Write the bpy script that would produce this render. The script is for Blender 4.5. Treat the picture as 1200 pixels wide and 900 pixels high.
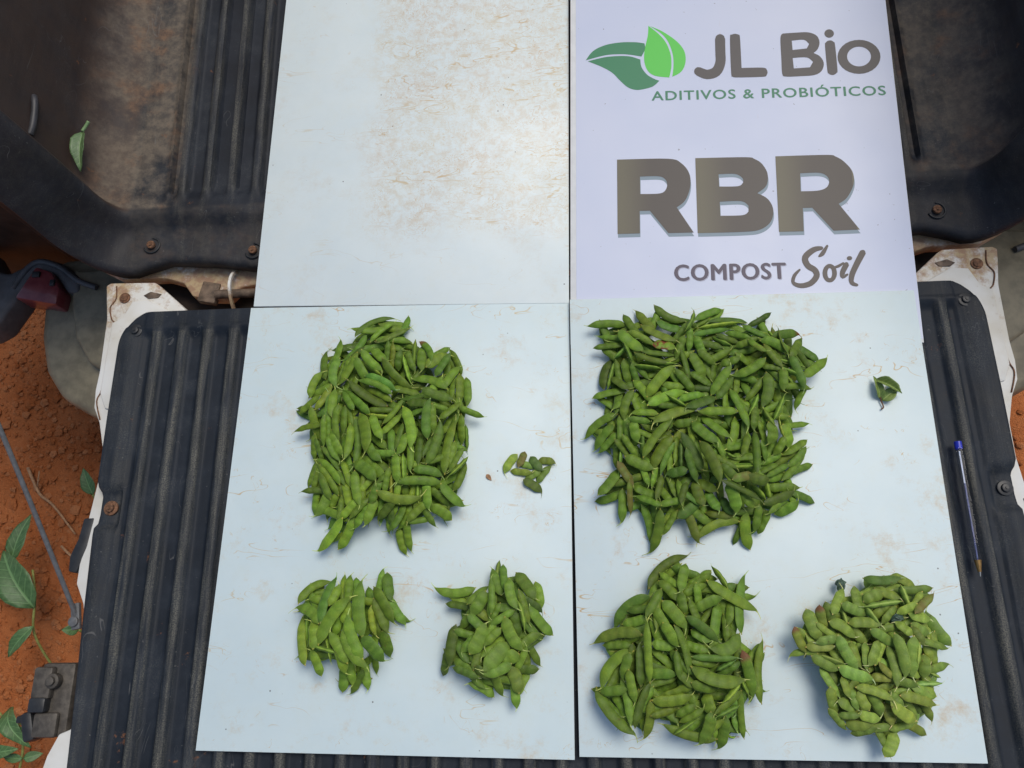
import bpy, bmesh, math, random
from mathutils import Vector, Matrix, Euler, noise as mnoise
for o in list(bpy.data.objects): bpy.data.objects.remove(o)
scene = bpy.context.scene
COL = scene.collection
R = math.radians
random.seed(11)

# ------------------------------------------------------------------ camera
cam_d = bpy.data.cameras.new('camera'); cam = bpy.data.objects.new('camera', cam_d); COL.objects.link(cam)
cam_d.sensor_width = 36; cam_d.lens = 27.75; cam_d.clip_start = .02; cam_d.clip_end = 500
RI, UP, FW = (0.99734401, 0.00994367, -0.07215293), (0.01289965, 0.95086107, 0.30934904), (-0.07168347, 0.30945816, -0.94820732)
CP = (-0.00308219, -0.14105518, 0.89057146)
cam.matrix_world = Matrix(((RI[0], UP[0], -FW[0], CP[0]), (RI[1], UP[1], -FW[1], CP[1]), (RI[2], UP[2], -FW[2], CP[2]), (0, 0, 0, 1)))
scene.camera = cam
scene.render.resolution_x, scene.render.resolution_y = 1024, 768
# ------------------------------------------------------------------ sky, sun, exposure
SUN_EL, SUN_AZ = 66, 42                       # degrees; azimuth clockwise from +y (away from the viewer)
world = bpy.data.worlds.new('World'); scene.world = world; world.use_nodes = True
wn = world.node_tree.nodes; wl = world.node_tree.links
bg = wn['Background']; sky = wn.new('ShaderNodeTexSky'); sky.sky_type = 'NISHITA'; sky.sun_disc = False
sky.sun_elevation = R(SUN_EL); sky.sun_rotation = R(SUN_AZ); sky.air_density = 1.0; sky.dust_density = 2.5; sky.ozone_density = 1.0
wl.new(sky.outputs[0], bg.inputs[0]); bg.inputs[1].default_value = 0.105
sd = bpy.data.lights.new('sun', 'SUN'); sd.energy = 1.7; sd.angle = R(30); sd.color = (1, .95, .86)
sun = bpy.data.objects.new('sun', sd); COL.objects.link(sun)
sun.rotation_euler = Vector((-math.sin(R(SUN_AZ))*math.cos(R(SUN_EL)), -math.cos(R(SUN_AZ))*math.cos(R(SUN_EL)), -math.sin(R(SUN_EL)))).to_track_quat('-Z', 'Y').to_euler()
scene.view_settings.view_transform = 'Standard'; scene.view_settings.look = 'None'; scene.view_settings.gamma = 1
scene.view_settings.exposure = 0.08

# ------------------------------------------------------------------ helpers
def link(o, parent=None):
    COL.objects.link(o)
    if parent: o.parent = parent
    return o
def tag(o, label=None, cat=None, group=None, kind=None):
    if label: o['label'] = label
    if cat: o['category'] = cat
    if group: o['group'] = group
    if kind: o['kind'] = kind
    return o
def from_bm(name, bm, mat, parent=None, smooth=True, angle=None):
    me = bpy.data.meshes.new(name); bm.normal_update(); bm.to_mesh(me); bm.free()
    if mat: me.materials.append(mat)
    if smooth:
        for p in me.polygons: p.use_smooth = True
        if angle: me.set_sharp_from_angle(angle=R(angle))
    return link(bpy.data.objects.new(name, me), parent)
def mesh(name, vs, fs, mat, parent=None, smooth=True, angle=None, doubles=0):
    bm = bmesh.new()
    bv = [bm.verts.new(v) for v in vs]
    for f in fs:
        try: bm.faces.new([bv[i] for i in f])
        except ValueError: pass
    if doubles: bmesh.ops.remove_doubles(bm, verts=bm.verts, dist=doubles)
    return from_bm(name, bm, mat, parent, smooth, angle)
def add_prism(bm, pts, z0, z1, bev=0, tf=None):
    bot = [bm.verts.new((x, y, z0)) for x, y in pts]; top = [bm.verts.new((x, y, z1)) for x, y in pts]; n = len(pts)
    fs = [bm.faces.new(top), bm.faces.new(bot[::-1])] + [bm.faces.new((bot[i], bot[(i+1) % n], top[(i+1) % n], top[i])) for i in range(n)]
    bmesh.ops.recalc_face_normals(bm, faces=fs)
    if bev:
        es = list({e for f in fs for e in f.edges})
        r = bmesh.ops.bevel(bm, geom=es, offset=bev, segments=2, affect='EDGES', profile=.5)
        fs = list({f for v in r['verts'] for f in v.link_faces} | {f for f in fs if f.is_valid})
    if tf is not None:
        bmesh.ops.transform(bm, matrix=tf, verts=list({v for f in fs for v in f.verts}))
def add_box(bm, c, s, bev=0, rot=(0, 0, 0)):
    x, y = s[0]/2, s[1]/2
    add_prism(bm, [(-x, -y), (x, -y), (x, y), (-x, y)], -s[2]/2, s[2]/2, bev, Matrix.Translation(c) @ Euler(rot).to_matrix().to_4x4())
def add_disc(bm, c, r, h, n=20, bev=0, rot=(0, 0, 0), hole=0):
    add_prism(bm, [(r*math.cos(2*math.pi*i/n), r*math.sin(2*math.pi*i/n)) for i in range(n)], -h/2, h/2, bev, Matrix.Translation(c) @ Euler(rot).to_matrix().to_4x4())
def catmull(P, k=5):
    P = [Vector(p) for p in P]; out = []; n = len(P)
    for i in range(n-1):
        a, b, c, d = P[max(i-1, 0)], P[i], P[i+1], P[min(i+2, n-1)]
        for j in range(k):
            t = j/k
            out.append(.5*((2*b)+(-a+c)*t+(2*a-5*b+4*c-d)*t*t+(-a+3*b-3*c+d)*t**3))
    out.append(P[-1]); return out
def add_tube(bm, pts, rad, n=8, caps=True):
    pts = [Vector(p) for p in pts]; rings = []; up = Vector((0, 0, 1))
    for i, p in enumerate(pts):
        d = (pts[min(i+1, len(pts)-1)]-pts[max(i-1, 0)]).normalized()
        s = d.cross(up)
        if s.length < 1e-4: s = d.cross(Vector((0, 1, 0)))
        s.normalize(); u = s.cross(d); r = rad[i] if isinstance(rad, (list, tuple)) else rad
        rings.append([bm.verts.new(p+(s*math.cos(2*math.pi*k/n)+u*math.sin(2*math.pi*k/n))*r) for k in range(n)])
    for a, b in zip(rings, rings[1:]):
        for k in range(n): bm.faces.new((a[k], a[(k+1) % n], b[(k+1) % n], b[k]))
    if caps: bm.faces.new(rings[0][::-1]); bm.faces.new(rings[-1])

# ------------------------------------------------------------------ materials
class NT:
    def __init__(s, name):
        s.m = bpy.data.materials.new(name); s.m.use_nodes = True; s.t = s.m.node_tree; s.b = s.t.nodes['Principled BSDF']
    def n(s, typ, **kw):
        nd = s.t.nodes.new(typ)
        for k, v in kw.items():
            if k in nd.inputs: nd.inputs[k].default_value = v
            else: setattr(nd, k, v)
        return nd
    def l(s, a, b): s.t.links.new(a, b)
    def coord(s, which='Object', scale=None, rot=None, loc=None):
        c = s.n('ShaderNodeTexCoord').outputs[which]
        if scale or rot or loc:
            mp = s.n('ShaderNodeMapping')
            if scale: mp.inputs['Scale'].default_value = scale
            if rot: mp.inputs['Rotation'].default_value = rot
            if loc: mp.inputs['Location'].default_value = loc
            s.l(c, mp.inputs[0]); return mp.outputs[0]
        return c
    def noise(s, vec, scale, detail=4, rough=.6, dist=0):
        nd = s.n('ShaderNodeTexNoise'); nd.inputs['Scale'].default_value = scale; nd.inputs['Detail'].default_value = detail
        nd.inputs['Roughness'].default_value = rough; nd.inputs['Distortion'].default_value = dist; s.l(vec, nd.inputs['Vector']); return nd.outputs['Fac']
    def ramp(s, fac, a, b, lo=0, hi=1):
        nd = s.n('ShaderNodeMapRange', clamp=True); nd.interpolation_type = 'SMOOTHSTEP'
        for k, v in zip(('From Min', 'From Max', 'To Min', 'To Max'), (a, b, lo, hi)): nd.inputs[k].default_value = v
        s.l(fac, nd.inputs['Value']); return nd.outputs[0]
    def math(s, op, a, b=None, c=None):
        nd = s.n('ShaderNodeMath', operation=op)
        for i, v in enumerate((a, b, c)):
            if v is None: continue
            if isinstance(v, (int, float)): nd.inputs[i].default_value = v
            else: s.l(v, nd.inputs[i])
        return nd.outputs[0]
    def mix(s, fac, a, b, mode='MIX'):
        nd = s.n('ShaderNodeMix', data_type='RGBA', blend_type=mode)
        for idx, v in ((0, fac), (6, a), (7, b)):
            if isinstance(v, (int, float)): nd.inputs[idx].default_value = v
            elif isinstance(v, tuple): nd.inputs[idx].default_value = (*v, 1) if len(v) == 3 else v
            else: s.l(v, nd.inputs[idx])
        return nd.outputs[2]
    def sep(s, vec):
        nd = s.n('ShaderNodeSeparateXYZ'); s.l(vec, nd.inputs[0]); return nd.outputs
    def bump(s, h, strength=.3, dist=.001):
        nd = s.n('ShaderNodeBump'); nd.inputs['Strength'].default_value = strength; nd.inputs['Distance'].default_value = dist
        s.l(h, nd.inputs['Height']); s.l(nd.outputs[0], s.b.inputs['Normal'])
    def base(s, c):
        if isinstance(c, tuple): s.b.inputs['Base Color'].default_value = (*c, 1)
        else: s.l(c, s.b.inputs['Base Color'])
    def rough(s, v):
        if isinstance(v, (int, float)): s.b.inputs['Roughness'].default_value = v
        else: s.l(v, s.b.inputs['Roughness'])
def plain(name, col, rough=.5, metal=0, var=.25, scale=60, bump=0):
    t = NT(name); v = t.coord(); nz = t.noise(v, scale, 5)
    t.base(t.mix(t.ramp(nz, .3, .7), tuple(c*(1-var) for c in col), tuple(c*(1+var) for c in col)))
    t.rough(rough); t.b.inputs['Metallic'].default_value = metal
    if bump: t.bump(nz, bump, .002)
    return t.m

def board_mat(name, col, dirt_amt, dense=None, seed=0.0, rough=.36):
    t = NT(name); v = t.coord('Object', loc=(seed, seed*1.7, 0)); base = t.mix(t.ramp(t.noise(v, 9, 5, .65), .3, .7), tuple(c*k for c, k in zip(col, (.93, .95, .965))), col); base = t.mix(t.ramp(t.noise(v, 34, 6, .7), .45, .75, 0, .35), base, tuple(c*k for c, k in zip(col, (.97, .93, .86))))
    vo = t.coord('Object'); sx = t.sep(vo)
    # fine curved scuffs: thin bands of a distorted noise, broken up by a second noise
    def lines(scale, vec, width, dist, lo, hi, bs):
        a = t.math('ABSOLUTE', t.math('SUBTRACT', t.noise(vec, scale, 2, .5, dist), .5))
        ln = t.ramp(a, 0, width, 1, 0); brk = t.ramp(t.noise(vec, bs, 3, .6), lo, hi)
        return t.math('MULTIPLY', ln, brk)
    vs = t.coord('Object', scale=(.35, 1, 1), loc=(seed*2, seed, 0), rot=(0, 0, .12))
    l1 = lines(34, vs, .010, 1.2, .51, .64, 26); l2 = lines(60, v, .009, 1.4, .57, .68, 31)
    sm = t.ramp(t.noise(v, 14, 8, .8), .52, .76)
    d = t.math('MAXIMUM', t.math('MAXIMUM', l1, l2), t.math('MULTIPLY', sm, .7))
    d = t.math('MULTIPLY', d, dirt_amt)
    if dense:
        x0, x1, y0, y1 = dense; wob = t.math('MULTIPLY', t.math('SUBTRACT', t.noise(v, 12, 5), .5), .13)
        xx = t.math('ADD', sx[0], wob); yy = t.math('ADD', sx[1], wob)
        reg = t.math('MULTIPLY', t.math('MULTIPLY', t.ramp(xx, x0-.035, x0+.035), t.ramp(xx, x1-.02, x1+.04, 1, 0)), t.math('MULTIPLY', t.ramp(yy, y0-.03, y0+.03), t.ramp(yy, y1-.03, y1+.03, 1, 0)))
        l3 = lines(70, v, .03, 3.2, .42, .55, 40); l4 = lines(46, vs, .03, 1.8, .46, .60, 22); sm2 = t.ramp(t.noise(v, 75, 7, .8), .40, .68)
        dd = t.math('MAXIMUM', t.math('MAXIMUM', t.math('MULTIPLY', l3, .72), t.math('MULTIPLY', l4, .85)), t.math('MULTIPLY', sm2, .46))
        d = t.math('MAXIMUM', d, t.math('MULTIPLY', reg, dd))
    tint = t.mix(t.ramp(t.noise(v, 11, 2), .35, .65), (.52, .31, .09), (.56, .42, .19))
    c = t.mix(t.math('MULTIPLY', d, .68 if not dense else .95), base, tint)
    vor = t.n('ShaderNodeTexVoronoi'); vor.inputs['Scale'].default_value = 55; t.l(v, vor.inputs['Vector'])
    spk = t.math('MULTIPLY', t.ramp(vor.outputs['Distance'], .035, .06, 1, 0), t.ramp(t.noise(v, 23, 2), .55, .6))
    c = t.mix(t.math('MULTIPLY', spk, .8), c, (.05, .035, .025))
    t.base(c); t.rough(t.ramp(t.noise(v, 7, 4), .3, .7, rough-.05, rough+.07)); t.bump(t.noise(v, 160, 3), .05, .0005)
    return t.m

def liner_mat(name):
    t = NT(name); v = t.coord('Object'); x = t.sep(v)
    n1 = t.noise(v, 14, 7, .7); n2 = t.noise(v, 700, 3, .6); vs = t.coord('Object', scale=(1, .07, 1)); n3 = t.noise(vs, 130, 5, .65)
    base = t.mix(t.ramp(n1, .35, .7), (.0065, .0105, .0165), (.018, .025, .036))
    att = t.n('ShaderNodeAttribute', attribute_name='ridge'); dirt = t.n('ShaderNodeAttribute', attribute_name='dirt')
    dust = t.math('MULTIPLY', att.outputs['Fac'], t.ramp(n3, .32, .72)); dust = t.math('MULTIPLY', dust, t.ramp(n2, .35, .65, .15, 1)); dust = t.math('ADD', dust, t.math('MULTIPLY', t.ramp(n1, .5, .75), t.ramp(n2, .4, .7, 0, .35)))
    c = t.mix(t.math('MULTIPLY', dust, .85), base, (.165, .158, .125))
    sp = t.ramp(t.noise(v, 260, 2), .70, .76); c = t.mix(t.math('MULTIPLY', sp, .45), c, (.16, .16, .15))
    big = t.math('MULTIPLY', dirt.outputs['Fac'], t.ramp(t.noise(v, 13, 9, .7), .34, .54))
    fine = t.ramp(t.noise(v, 90, 6, .7), .3, .7, .35, 1); big = t.math('MULTIPLY', big, fine)
    soil = t.mix(t.ramp(t.noise(v, 24, 5), .5, .68), (.22, .18, .135), (.27, .165, .10))
    wall = t.n('ShaderNodeAttribute', attribute_name='film').outputs['Fac']; c = t.mix(t.math('MULTIPLY', wall, t.ramp(t.noise(v, 8, 6, .7), .3, .7, .45, .95)), c, (.052, .034, .026))  # paints the brown reflection of the soil into the wall colour
    c = t.mix(t.math('MULTIPLY', big, .72), c, soil)
    gro = t.math('MULTIPLY', t.math('SUBTRACT', 1.0, att.outputs['Fac']), t.ramp(t.noise(v, 36, 7, .75), .64, .70)); c = t.mix(t.math('MULTIPLY', gro, .7), c, (.20, .085, .035))
    scr = t.math('MULTIPLY', t.ramp(t.math('ABSOLUTE', t.math('SUBTRACT', t.noise(t.coord('Object', scale=(1, .3, 1), rot=(0, 0, .4)), 22, 2, .5, 1.5), .5)), 0, .004, 1, 0), t.ramp(t.noise(v, 19, 3), .55, .62)); c = t.mix(t.math('MULTIPLY', scr, .5), c, (.15, .15, .145))
    t.base(c); t.b.inputs['Specular IOR Level'].default_value = .30; t.rough(t.math('ADD', t.ramp(n1, .3, .7, .55, .70), t.math('MULTIPLY', big, .3)))
    t.bump(t.math('ADD', t.noise(v, 900, 2), t.math('MULTIPLY', t.noise(v, 60, 5), .8)), .22, .0006)
    return t.m

def metal_white():
    t = NT('white_paint_rusty'); v = t.coord('Object'); p = t.n('ShaderNodeNewGeometry').outputs['Pointiness']
    n = t.noise(v, 30, 8, .75); n2 = t.noise(v, 110, 4)
    base = t.mix(t.ramp(t.noise(v, 12, 4), .35, .7), (.72, .72, .68), (.60, .57, .48))
    att = t.n('ShaderNodeAttribute', attribute_name='rust').outputs['Fac']
    r = t.ramp(t.math('ADD', t.math('MULTIPLY', att, .55), n), .72, .92)
    c = t.mix(t.math('MULTIPLY', r, .85), base, t.mix(t.ramp(n2, .4, .6), (.30, .15, .06), (.42, .29, .13)))
    t.base(c); t.rough(.38); t.bump(n2, .1, .001); return t.m

def soil_mat():
    t = NT('red_soil'); v = t.coord('Object'); n = t.noise(v, 9, 8, .7); n2 = t.noise(v, 85, 8, .75); n3 = t.noise(v, 2.2, 3)
    c = t.mix(t.ramp(n, .3, .7), (.47, .142, .044), (.62, .225, .082)); c = t.mix(t.ramp(n2, .55, .8), c, (.60, .27, .12)); c = t.mix(t.ramp(n3, .4, .65, 0, .45), c, (.30, .085, .024))
    isl = t.n('ShaderNodeNewGeometry').outputs['Random Per Island']; c = t.mix(t.ramp(isl, .3, 1, 0, .35), c, (.62, .31, .15))
    t.base(c); t.rough(1.0); t.b.inputs['Specular IOR Level'].default_value = .1; t.bump(t.math('ADD', n2, t.noise(v, 380, 4)), .9, .006); return t.m

def pod_mat(name, tip=None):
    t = NT(name); v = t.coord('Object'); oi = t.n('ShaderNodeObjectInfo'); att = t.n('ShaderNodeAttribute', attribute_name='podcol')
    c = t.mix(1.0, oi.outputs['Color'], att.outputs['Color'], 'MULTIPLY')
    off = t.n('ShaderNodeVectorMath', operation='ADD'); t.l(t.n('ShaderNodeNewGeometry').outputs['Position'], off.inputs[0]); pos = off.outputs[0]
    n = t.noise(pos, 75, 5, .65); n2 = t.noise(pos, 420, 3)
    c = t.mix(t.ramp(n, .45, .75, 0, .5), c, t.mix(1.0, c, (1.35, 1.12, .85), 'MULTIPLY'))
    c = t.mix(t.ramp(n2, .48, .68, 0, .5), c, t.mix(1.0, c, (1.5, 1.3, 1.5), 'MULTIPLY'))
    c = t.mix(t.math('MULTIPLY', t.ramp(t.noise(pos, 240, 3), .66, .73), .6), c, (.10, .055, .018)); c = t.mix(t.math('MULTIPLY', t.ramp(t.noise(pos, 38, 4, .7), .66, .76), .4), c, (.15, .115, .025))
    if tip:
        x = t.sep(v)[0]
        if tip == 'r': m = t.ramp(t.math('ADD', x, t.math('MULTIPLY', n, .25)), -.28, -.10, 1, 0); col = (.17, .075, .03)
        elif tip == 's': m = t.ramp(t.math('SUBTRACT', t.noise(pos, 240, 4), t.math('MULTIPLY', x, .25)), .50, .62); col = (.17, .045, .015)
        elif tip == 't': m = t.ramp(t.math('ADD', x, t.math('MULTIPLY', n, .25)), .36, .52); col = (.17, .05, .02)
        else: m = t.ramp(n, .3, .6, .05, .6); col = (.15, .07, .028)
        c = t.mix(m, c, col)
    t.base(c); t.rough(t.ramp(n, .3, .7, .50, .66)); t.b.inputs['Sheen Weight'].default_value = .08; t.b.inputs['Sheen Roughness'].default_value = .4
    t.b.inputs['Subsurface Weight'].default_value = .0
    t.b.inputs['Specular IOR Level'].default_value = .32; t.bump(t.math('ADD', t.math('MULTIPLY', n, .8), n2), .45, .0009); return t.m

def leaf_mat(name, a, b):
    t = NT(name); v = t.coord('Object'); n = t.noise(v, 120, 5); 
    mid = t.n('ShaderNodeAttribute', attribute_name='mid').outputs['Fac']; ve = t.n('ShaderNodeAttribute', attribute_name='vein').outputs['Fac']
    vn = t.math('MAXIMUM', t.ramp(mid, .03, .09, 1, 0), t.math('MULTIPLY', t.ramp(t.math('ABSOLUTE', t.math('SUBTRACT', t.math('FRACT', ve), .5)), .03, .09, 1, 0), .55))
    t.base(t.mix(t.math('MULTIPLY', vn, .5), t.mix(t.ramp(n, .3, .7), a, b), tuple(min(1, c*2.2+.03) for c in b))); t.rough(.45); t.bump(t.math('SUBTRACT', n, vn), .4, .001)
    return t.m

M = dict(
    ll=board_mat('board_white_a', (.615, .72, .725), 1.2, None, .31, .46), lr=board_mat('board_white_b', (.65, .75, .75), 1.35, None, 1.37, .46),
    ul=board_mat('board_white_c', (.70, .775, .765), .35, (.135, .40, .10, .52), 2.11, .42), edge=plain('board_edge', (.74, .75, .73), .5, 0, .05),
    liner=liner_mat('black_bed_liner'), white=metal_white(), soil=soil_mat(),
    bolt=plain('rusty_bolt', (.17, .085, .045), .75, .3, .5, 300, .4), plastic=plain('black_plastic', (.022, .024, .026), .45, 0, .3, 90, .1),
    bumper=plain('grey_bumper_plastic', (.20, .175, .115), .5, 0, .25, 40, .15), dark=plain('jamb_shade_brown', (.030, .020, .014), .6, 0, .5, 30, .3),
    rustmetal=plain('grimy_metal', (.14, .10, .07), .7, .2, .6, 60, .5), cable=plain('grey_cable_sheath', (.11, .115, .12), .45, 0, .2, 200),
    steel=plain('zinc_bolt', (.45, .45, .42), .35, .9, .15, 200), twig=plain('dry_twig', (.36, .20, .10), .8, 0, .3, 200, .3),
    stem=plain('vine_stem', (.22, .24, .06), .6, 0, .25, 150), pod=pod_mat('green_pod'), pod_r=pod_mat('pod_red_end', 'r'), pod_s=pod_mat('pod_spotted', 's'), pod_b=pod_mat('pod_brown', 'b'), pod_t=pod_mat('pod_red_beak', 't'),
    leaf=leaf_mat('vine_leaf', (.055, .12, .035), (.085, .165, .055)), leaf2=leaf_mat('bed_leaf', (.065, .125, .045), (.11, .18, .075)), scrap=leaf_mat('leaf_scrap', (.12, .20, .035), (.22, .29, .075)), scrapd=leaf_mat('dark_scrap', (.03, .06, .04), (.07, .12, .08)),
    housing=plain('grey_lamp_housing', (.080, .080, .082), .55, 0, .2, 60, .1), latch=plain('latch_metal', (.085, .075, .062), .6, .3, .35, 120, .2))
def lens_mat():
    t = NT('red_lens'); v = t.coord(); n = t.noise(v, 70, 4); t.base(t.mix(t.ramp(n, .3, .7), (.16, .022, .028), (.22, .05, .05))); t.rough(.3); t.b.inputs['Coat Weight'].default_value = .4; return t.m
M['lens'] = lens_mat()
def glass_mat():
    t = NT('clear_plastic'); t.base((.88, .92, 1.0)); t.rough(.03); t.b.inputs['Transmission Weight'].default_value = 1.0; t.b.inputs['IOR'].default_value = 1.18; return t.m
M['clear'] = glass_mat(); M['blue'] = plain('blue_plastic', (.015, .03, .42), .35, 0, .1); M['ink'] = plain('ink_tube', (.03, .05, .16), .4, 0, .2); M['brass'] = plain('brass_tip', (.33, .20, .07), .35, .7, .2, 300); M['tubeclear'] = plain('empty_tube', (.45, .50, .58), .4, 0, .1)
def print_mat(name, col, rough=.5, grad=None):
    t = NT(name); v = t.coord('Object')
    if grad:
        # the print itself fades from olive to brown-grey across each letter
        x = t.sep(v)[0]; ph = t.math('FRACT', t.math('DIVIDE', t.math('SUBTRACT', x, .053), .0975)); c = t.mix(t.ramp(ph, .05, .55), (.115, .104, .064), (.058, .047, .040)); t.base(c)
    else: t.base(col)
    t.rough(rough); return t.m
M['p_grey'] = print_mat('print_grey', (.062, .055, .055)); M['p_dgreen'] = print_mat('print_dark_green', (.022, .20, .085)); M['p_lgreen'] = print_mat('print_light_green', (.085, .56, .06)); M['p_rbr'] = print_mat('print_taupe_fade', None, .5, True)
M['p_shadow'] = print_mat('print_blue_grey', (.19, .26, .31)); M['p_purple'] = print_mat('print_purple_grey', (.060, .046, .080)); M['p_soil'] = print_mat('print_brown', (.07, .055, .048)); M['p_green2'] = print_mat('print_mid_green', (.03, .19, .10)); M['p_csh'] = print_mat('print_pale_grey', (.36, .37, .46))
def film_mat():
    t = NT('sign_film'); v = t.coord('Object'); sx = t.sep(v)
    c = t.mix(t.ramp(t.noise(v, 5, 3), .3, .7), (.54, .59, .73), (.58, .62, .74))
    sp = t.ramp(t.noise(v, 150, 2), .735, .75); c = t.mix(t.math('MULTIPLY', sp, .6), c, (.12, .10, .10))
    bw = t.ramp(t.noise(t.coord('Object', scale=(1, .25, 1)), 60, 3), .72, .78); c = t.mix(t.math('MULTIPLY', bw, .3), c, (.52, .42, .33))
    t.base(c); t.rough(t.ramp(t.noise(v, 8, 3), .3, .7, .34, .42)); t.b.inputs['Specular IOR Level'].default_value = .3; t.bump(t.noise(v, 14, 2), .05, .002); return t.m
M['film'] = film_mat()

# ------------------------------------------------------------------ ground (one sheet to the horizon)
def axis(lo, hi, step, far):
    a = []; x = lo
    while x < hi: a.append(x); x += step
    a.append(hi); l, h, s = lo, hi, step
    while h < far: s *= 1.5; h += s; l -= s; a.append(h); a.insert(0, l)
    return a
GZ = -.68
def gh(x, y):
    d = max(0, max(abs(x+.1)-2.2, abs(y)-1.6)); k = max(0, 1-d/1.5)
    p = Vector((x, y, 0))
    return GZ + k*(.030*mnoise.noise(p*2.3)+.016*mnoise.noise(p*7)+.007*mnoise.noise(p*19)+.005*abs(mnoise.noise(p*43)))
gx, gy = axis(-1.7, 1.2, .014, 150), axis(-.8, .9, .014, 150)
gv = [(x, y, gh(x, y)) for y in gy for x in gx]; nx = len(gx)
gf = [(j*nx+i, j*nx+i+1, (j+1)*nx+i+1, (j+1)*nx+i) for j in range(len(gy)-1) for i in range(nx-1)]
g = mesh('ground', gv, gf, M['soil']); tag(g, kind='structure', label='red brown soil with loose clods under the truck')
def clods(n):
    vs, fs = [], []
    rr = random.Random(3)
    base = [(1, 0, 0), (-1, 0, 0), (0, 1, 0), (0, -1, 0), (0, 0, 1), (0, 0, -1), (.6, .6, .5), (-.6, .55, .5), (.55, -.6, .5), (-.6, -.6, .45)]
    ff = [(4, 6, 7), (4, 7, 9), (4, 9, 8), (4, 8, 6), (6, 0, 2), (6, 2, 7), (7, 2, 1), (7, 1, 9), (9, 1, 3), (9, 3, 8), (8, 3, 0), (8, 0, 6), (5, 2, 0), (5, 1, 2), (5, 3, 1), (5, 0, 3)]
    for i in range(n):
        if rr.random() < .8: x, y = rr.uniform(-1.45, -.75), rr.uniform(-.55, .75)
        else: x, y = rr.uniform(.6, 1.1), rr.uniform(-.5, .7)
        s = .0024*math.exp(rr.gauss(0, .7)); s = min(s, .011); z = gh(x, y)+s*.25; a = rr.uniform(0, 6.3); k = len(vs)
        for b in base:
            q = Vector(b)*s*rr.uniform(.75, 1.2); vs.append((x+q.x*math.cos(a)-q.y*math.sin(a), y+q.x*math.sin(a)+q.y*math.cos(a), z+q.z*.75))
        fs += [tuple(k+j for j in f) for f in ff]
    o = mesh('soil_clods', vs, fs, M['soil'], smooth=False); tag(o, 'loose red soil clods scattered on the ground', 'soil', kind='stuff')
clods(15000)

# ------------------------------------------------------------------ the truck (built in its own axes)
truck = bpy.data.objects.new('pickup_truck', None); link(truck); truck.location = (-.037, 0, 0); truck.rotation_euler = (0, 0, R(1.15)); truck.empty_display_size = .1
tag(truck, 'white pickup truck bed with black ribbed liner and its tailgate lowered', 'pickup truck')
def sstep(a, b, x):
    t = max(0, min(1, (x-a)/(b-a))); return t*t*(3-2*t)
def interp(tab, x):
    if x <= tab[0][0]: return tab[0][1]
    for (a, u), (b, w) in zip(tab, tab[1:]):
        if x <= b: return u+(w-u)*(x-a)/(b-a)
    return tab[-1][1]
def ribf(x, first, n):                                 # 1 on ridges, 0 in grooves
    p = 2*first/n; ph = ((x+first)/p) % 1.0; d = min(ph, 1-ph)
    if abs(x) > first+p*.5: return 1.0
    return 1-sstep(.11, .27, d)
def set_attr(ob, **kw):
    for k, vals in kw.items():
        a = ob.data.attributes.new(k, 'FLOAT', 'POINT'); a.data.foreach_set('value', vals)

# bed liner: one moulded sheet, wall - fillet - ribbed floor - fillet - wall, with a rear rim
LIP = [(0, .332), (.30, .330), (.37, .328), (.42, .336), (.485, .341), (.516, .332), (.535, .325), (.557, .326), (.60, .334), (.70, .352)]
sec = []                                               # (x, z, normal x, normal z, s)
fx = [i*.0025 for i in range(0, 214)]
half = [(x, 0, 0, 1, 0) for x in fx]
for i in range(1, 9):
    a = i/8*R(84); half.append((.5325+.062*math.sin(a), .062*(1-math.cos(a)), -math.sin(a), math.cos(a), 1))
bx, bz_ = half[-1][0], half[-1][1]
for i in range(1, 13):
    z = bz_+(.42-bz_)*i/12; half.append((bx+(z-bz_)*.105, z, -.995, .1, 1))
half += [(half[-1][0]+.012, .428, -.7, .7, 2), (half[-1][0]+.05, .430, 0, 1, 2), (half[-1][0]+.085, .428, 0, 1, 2), (half[-1][0]+.09, .40, .9, 0, 2)]
sec = [(-x, z, -a, b, k) for x, z, a, b, k in half[:0:-1]]+half
st = [(1.42, 0, 0, 1), (1.1, 0, 0, 1), (.9, 0, 0, 1), (.75, 0, 0, 1), (.62, 0, 0, 1), (.52, 0, 0, 1), (.46, 0, 0, 1), (.440, 0, 0, 1), (.434, 0, 0, .85), (.428, 0, 0, .4), (.422, 0, 0, .08), (.416, .006, 0, 0), (.411, .022, 0, 0), (.406, .034, .001, 0), (.400, .038, .0005, 0), (.394, .038, -.003, 0), (.388, .036, -.010, 0), (.382, .031, -.014, 0), (.372, .024, -.0155, 0), (.355, .012, -.0165, 0)]
vs, rid, dirt, reflect_tint = [], [], [], []
rows = [(y, w, d, r_, None) for y, w, d, r_ in st]+[(None, .004, -.0175, 0, .008), (None, -.001, -.019, 0, .003), (None, -.006, -.024, 0, 0), (None, -.008, -.040, 0, .001)]
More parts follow.
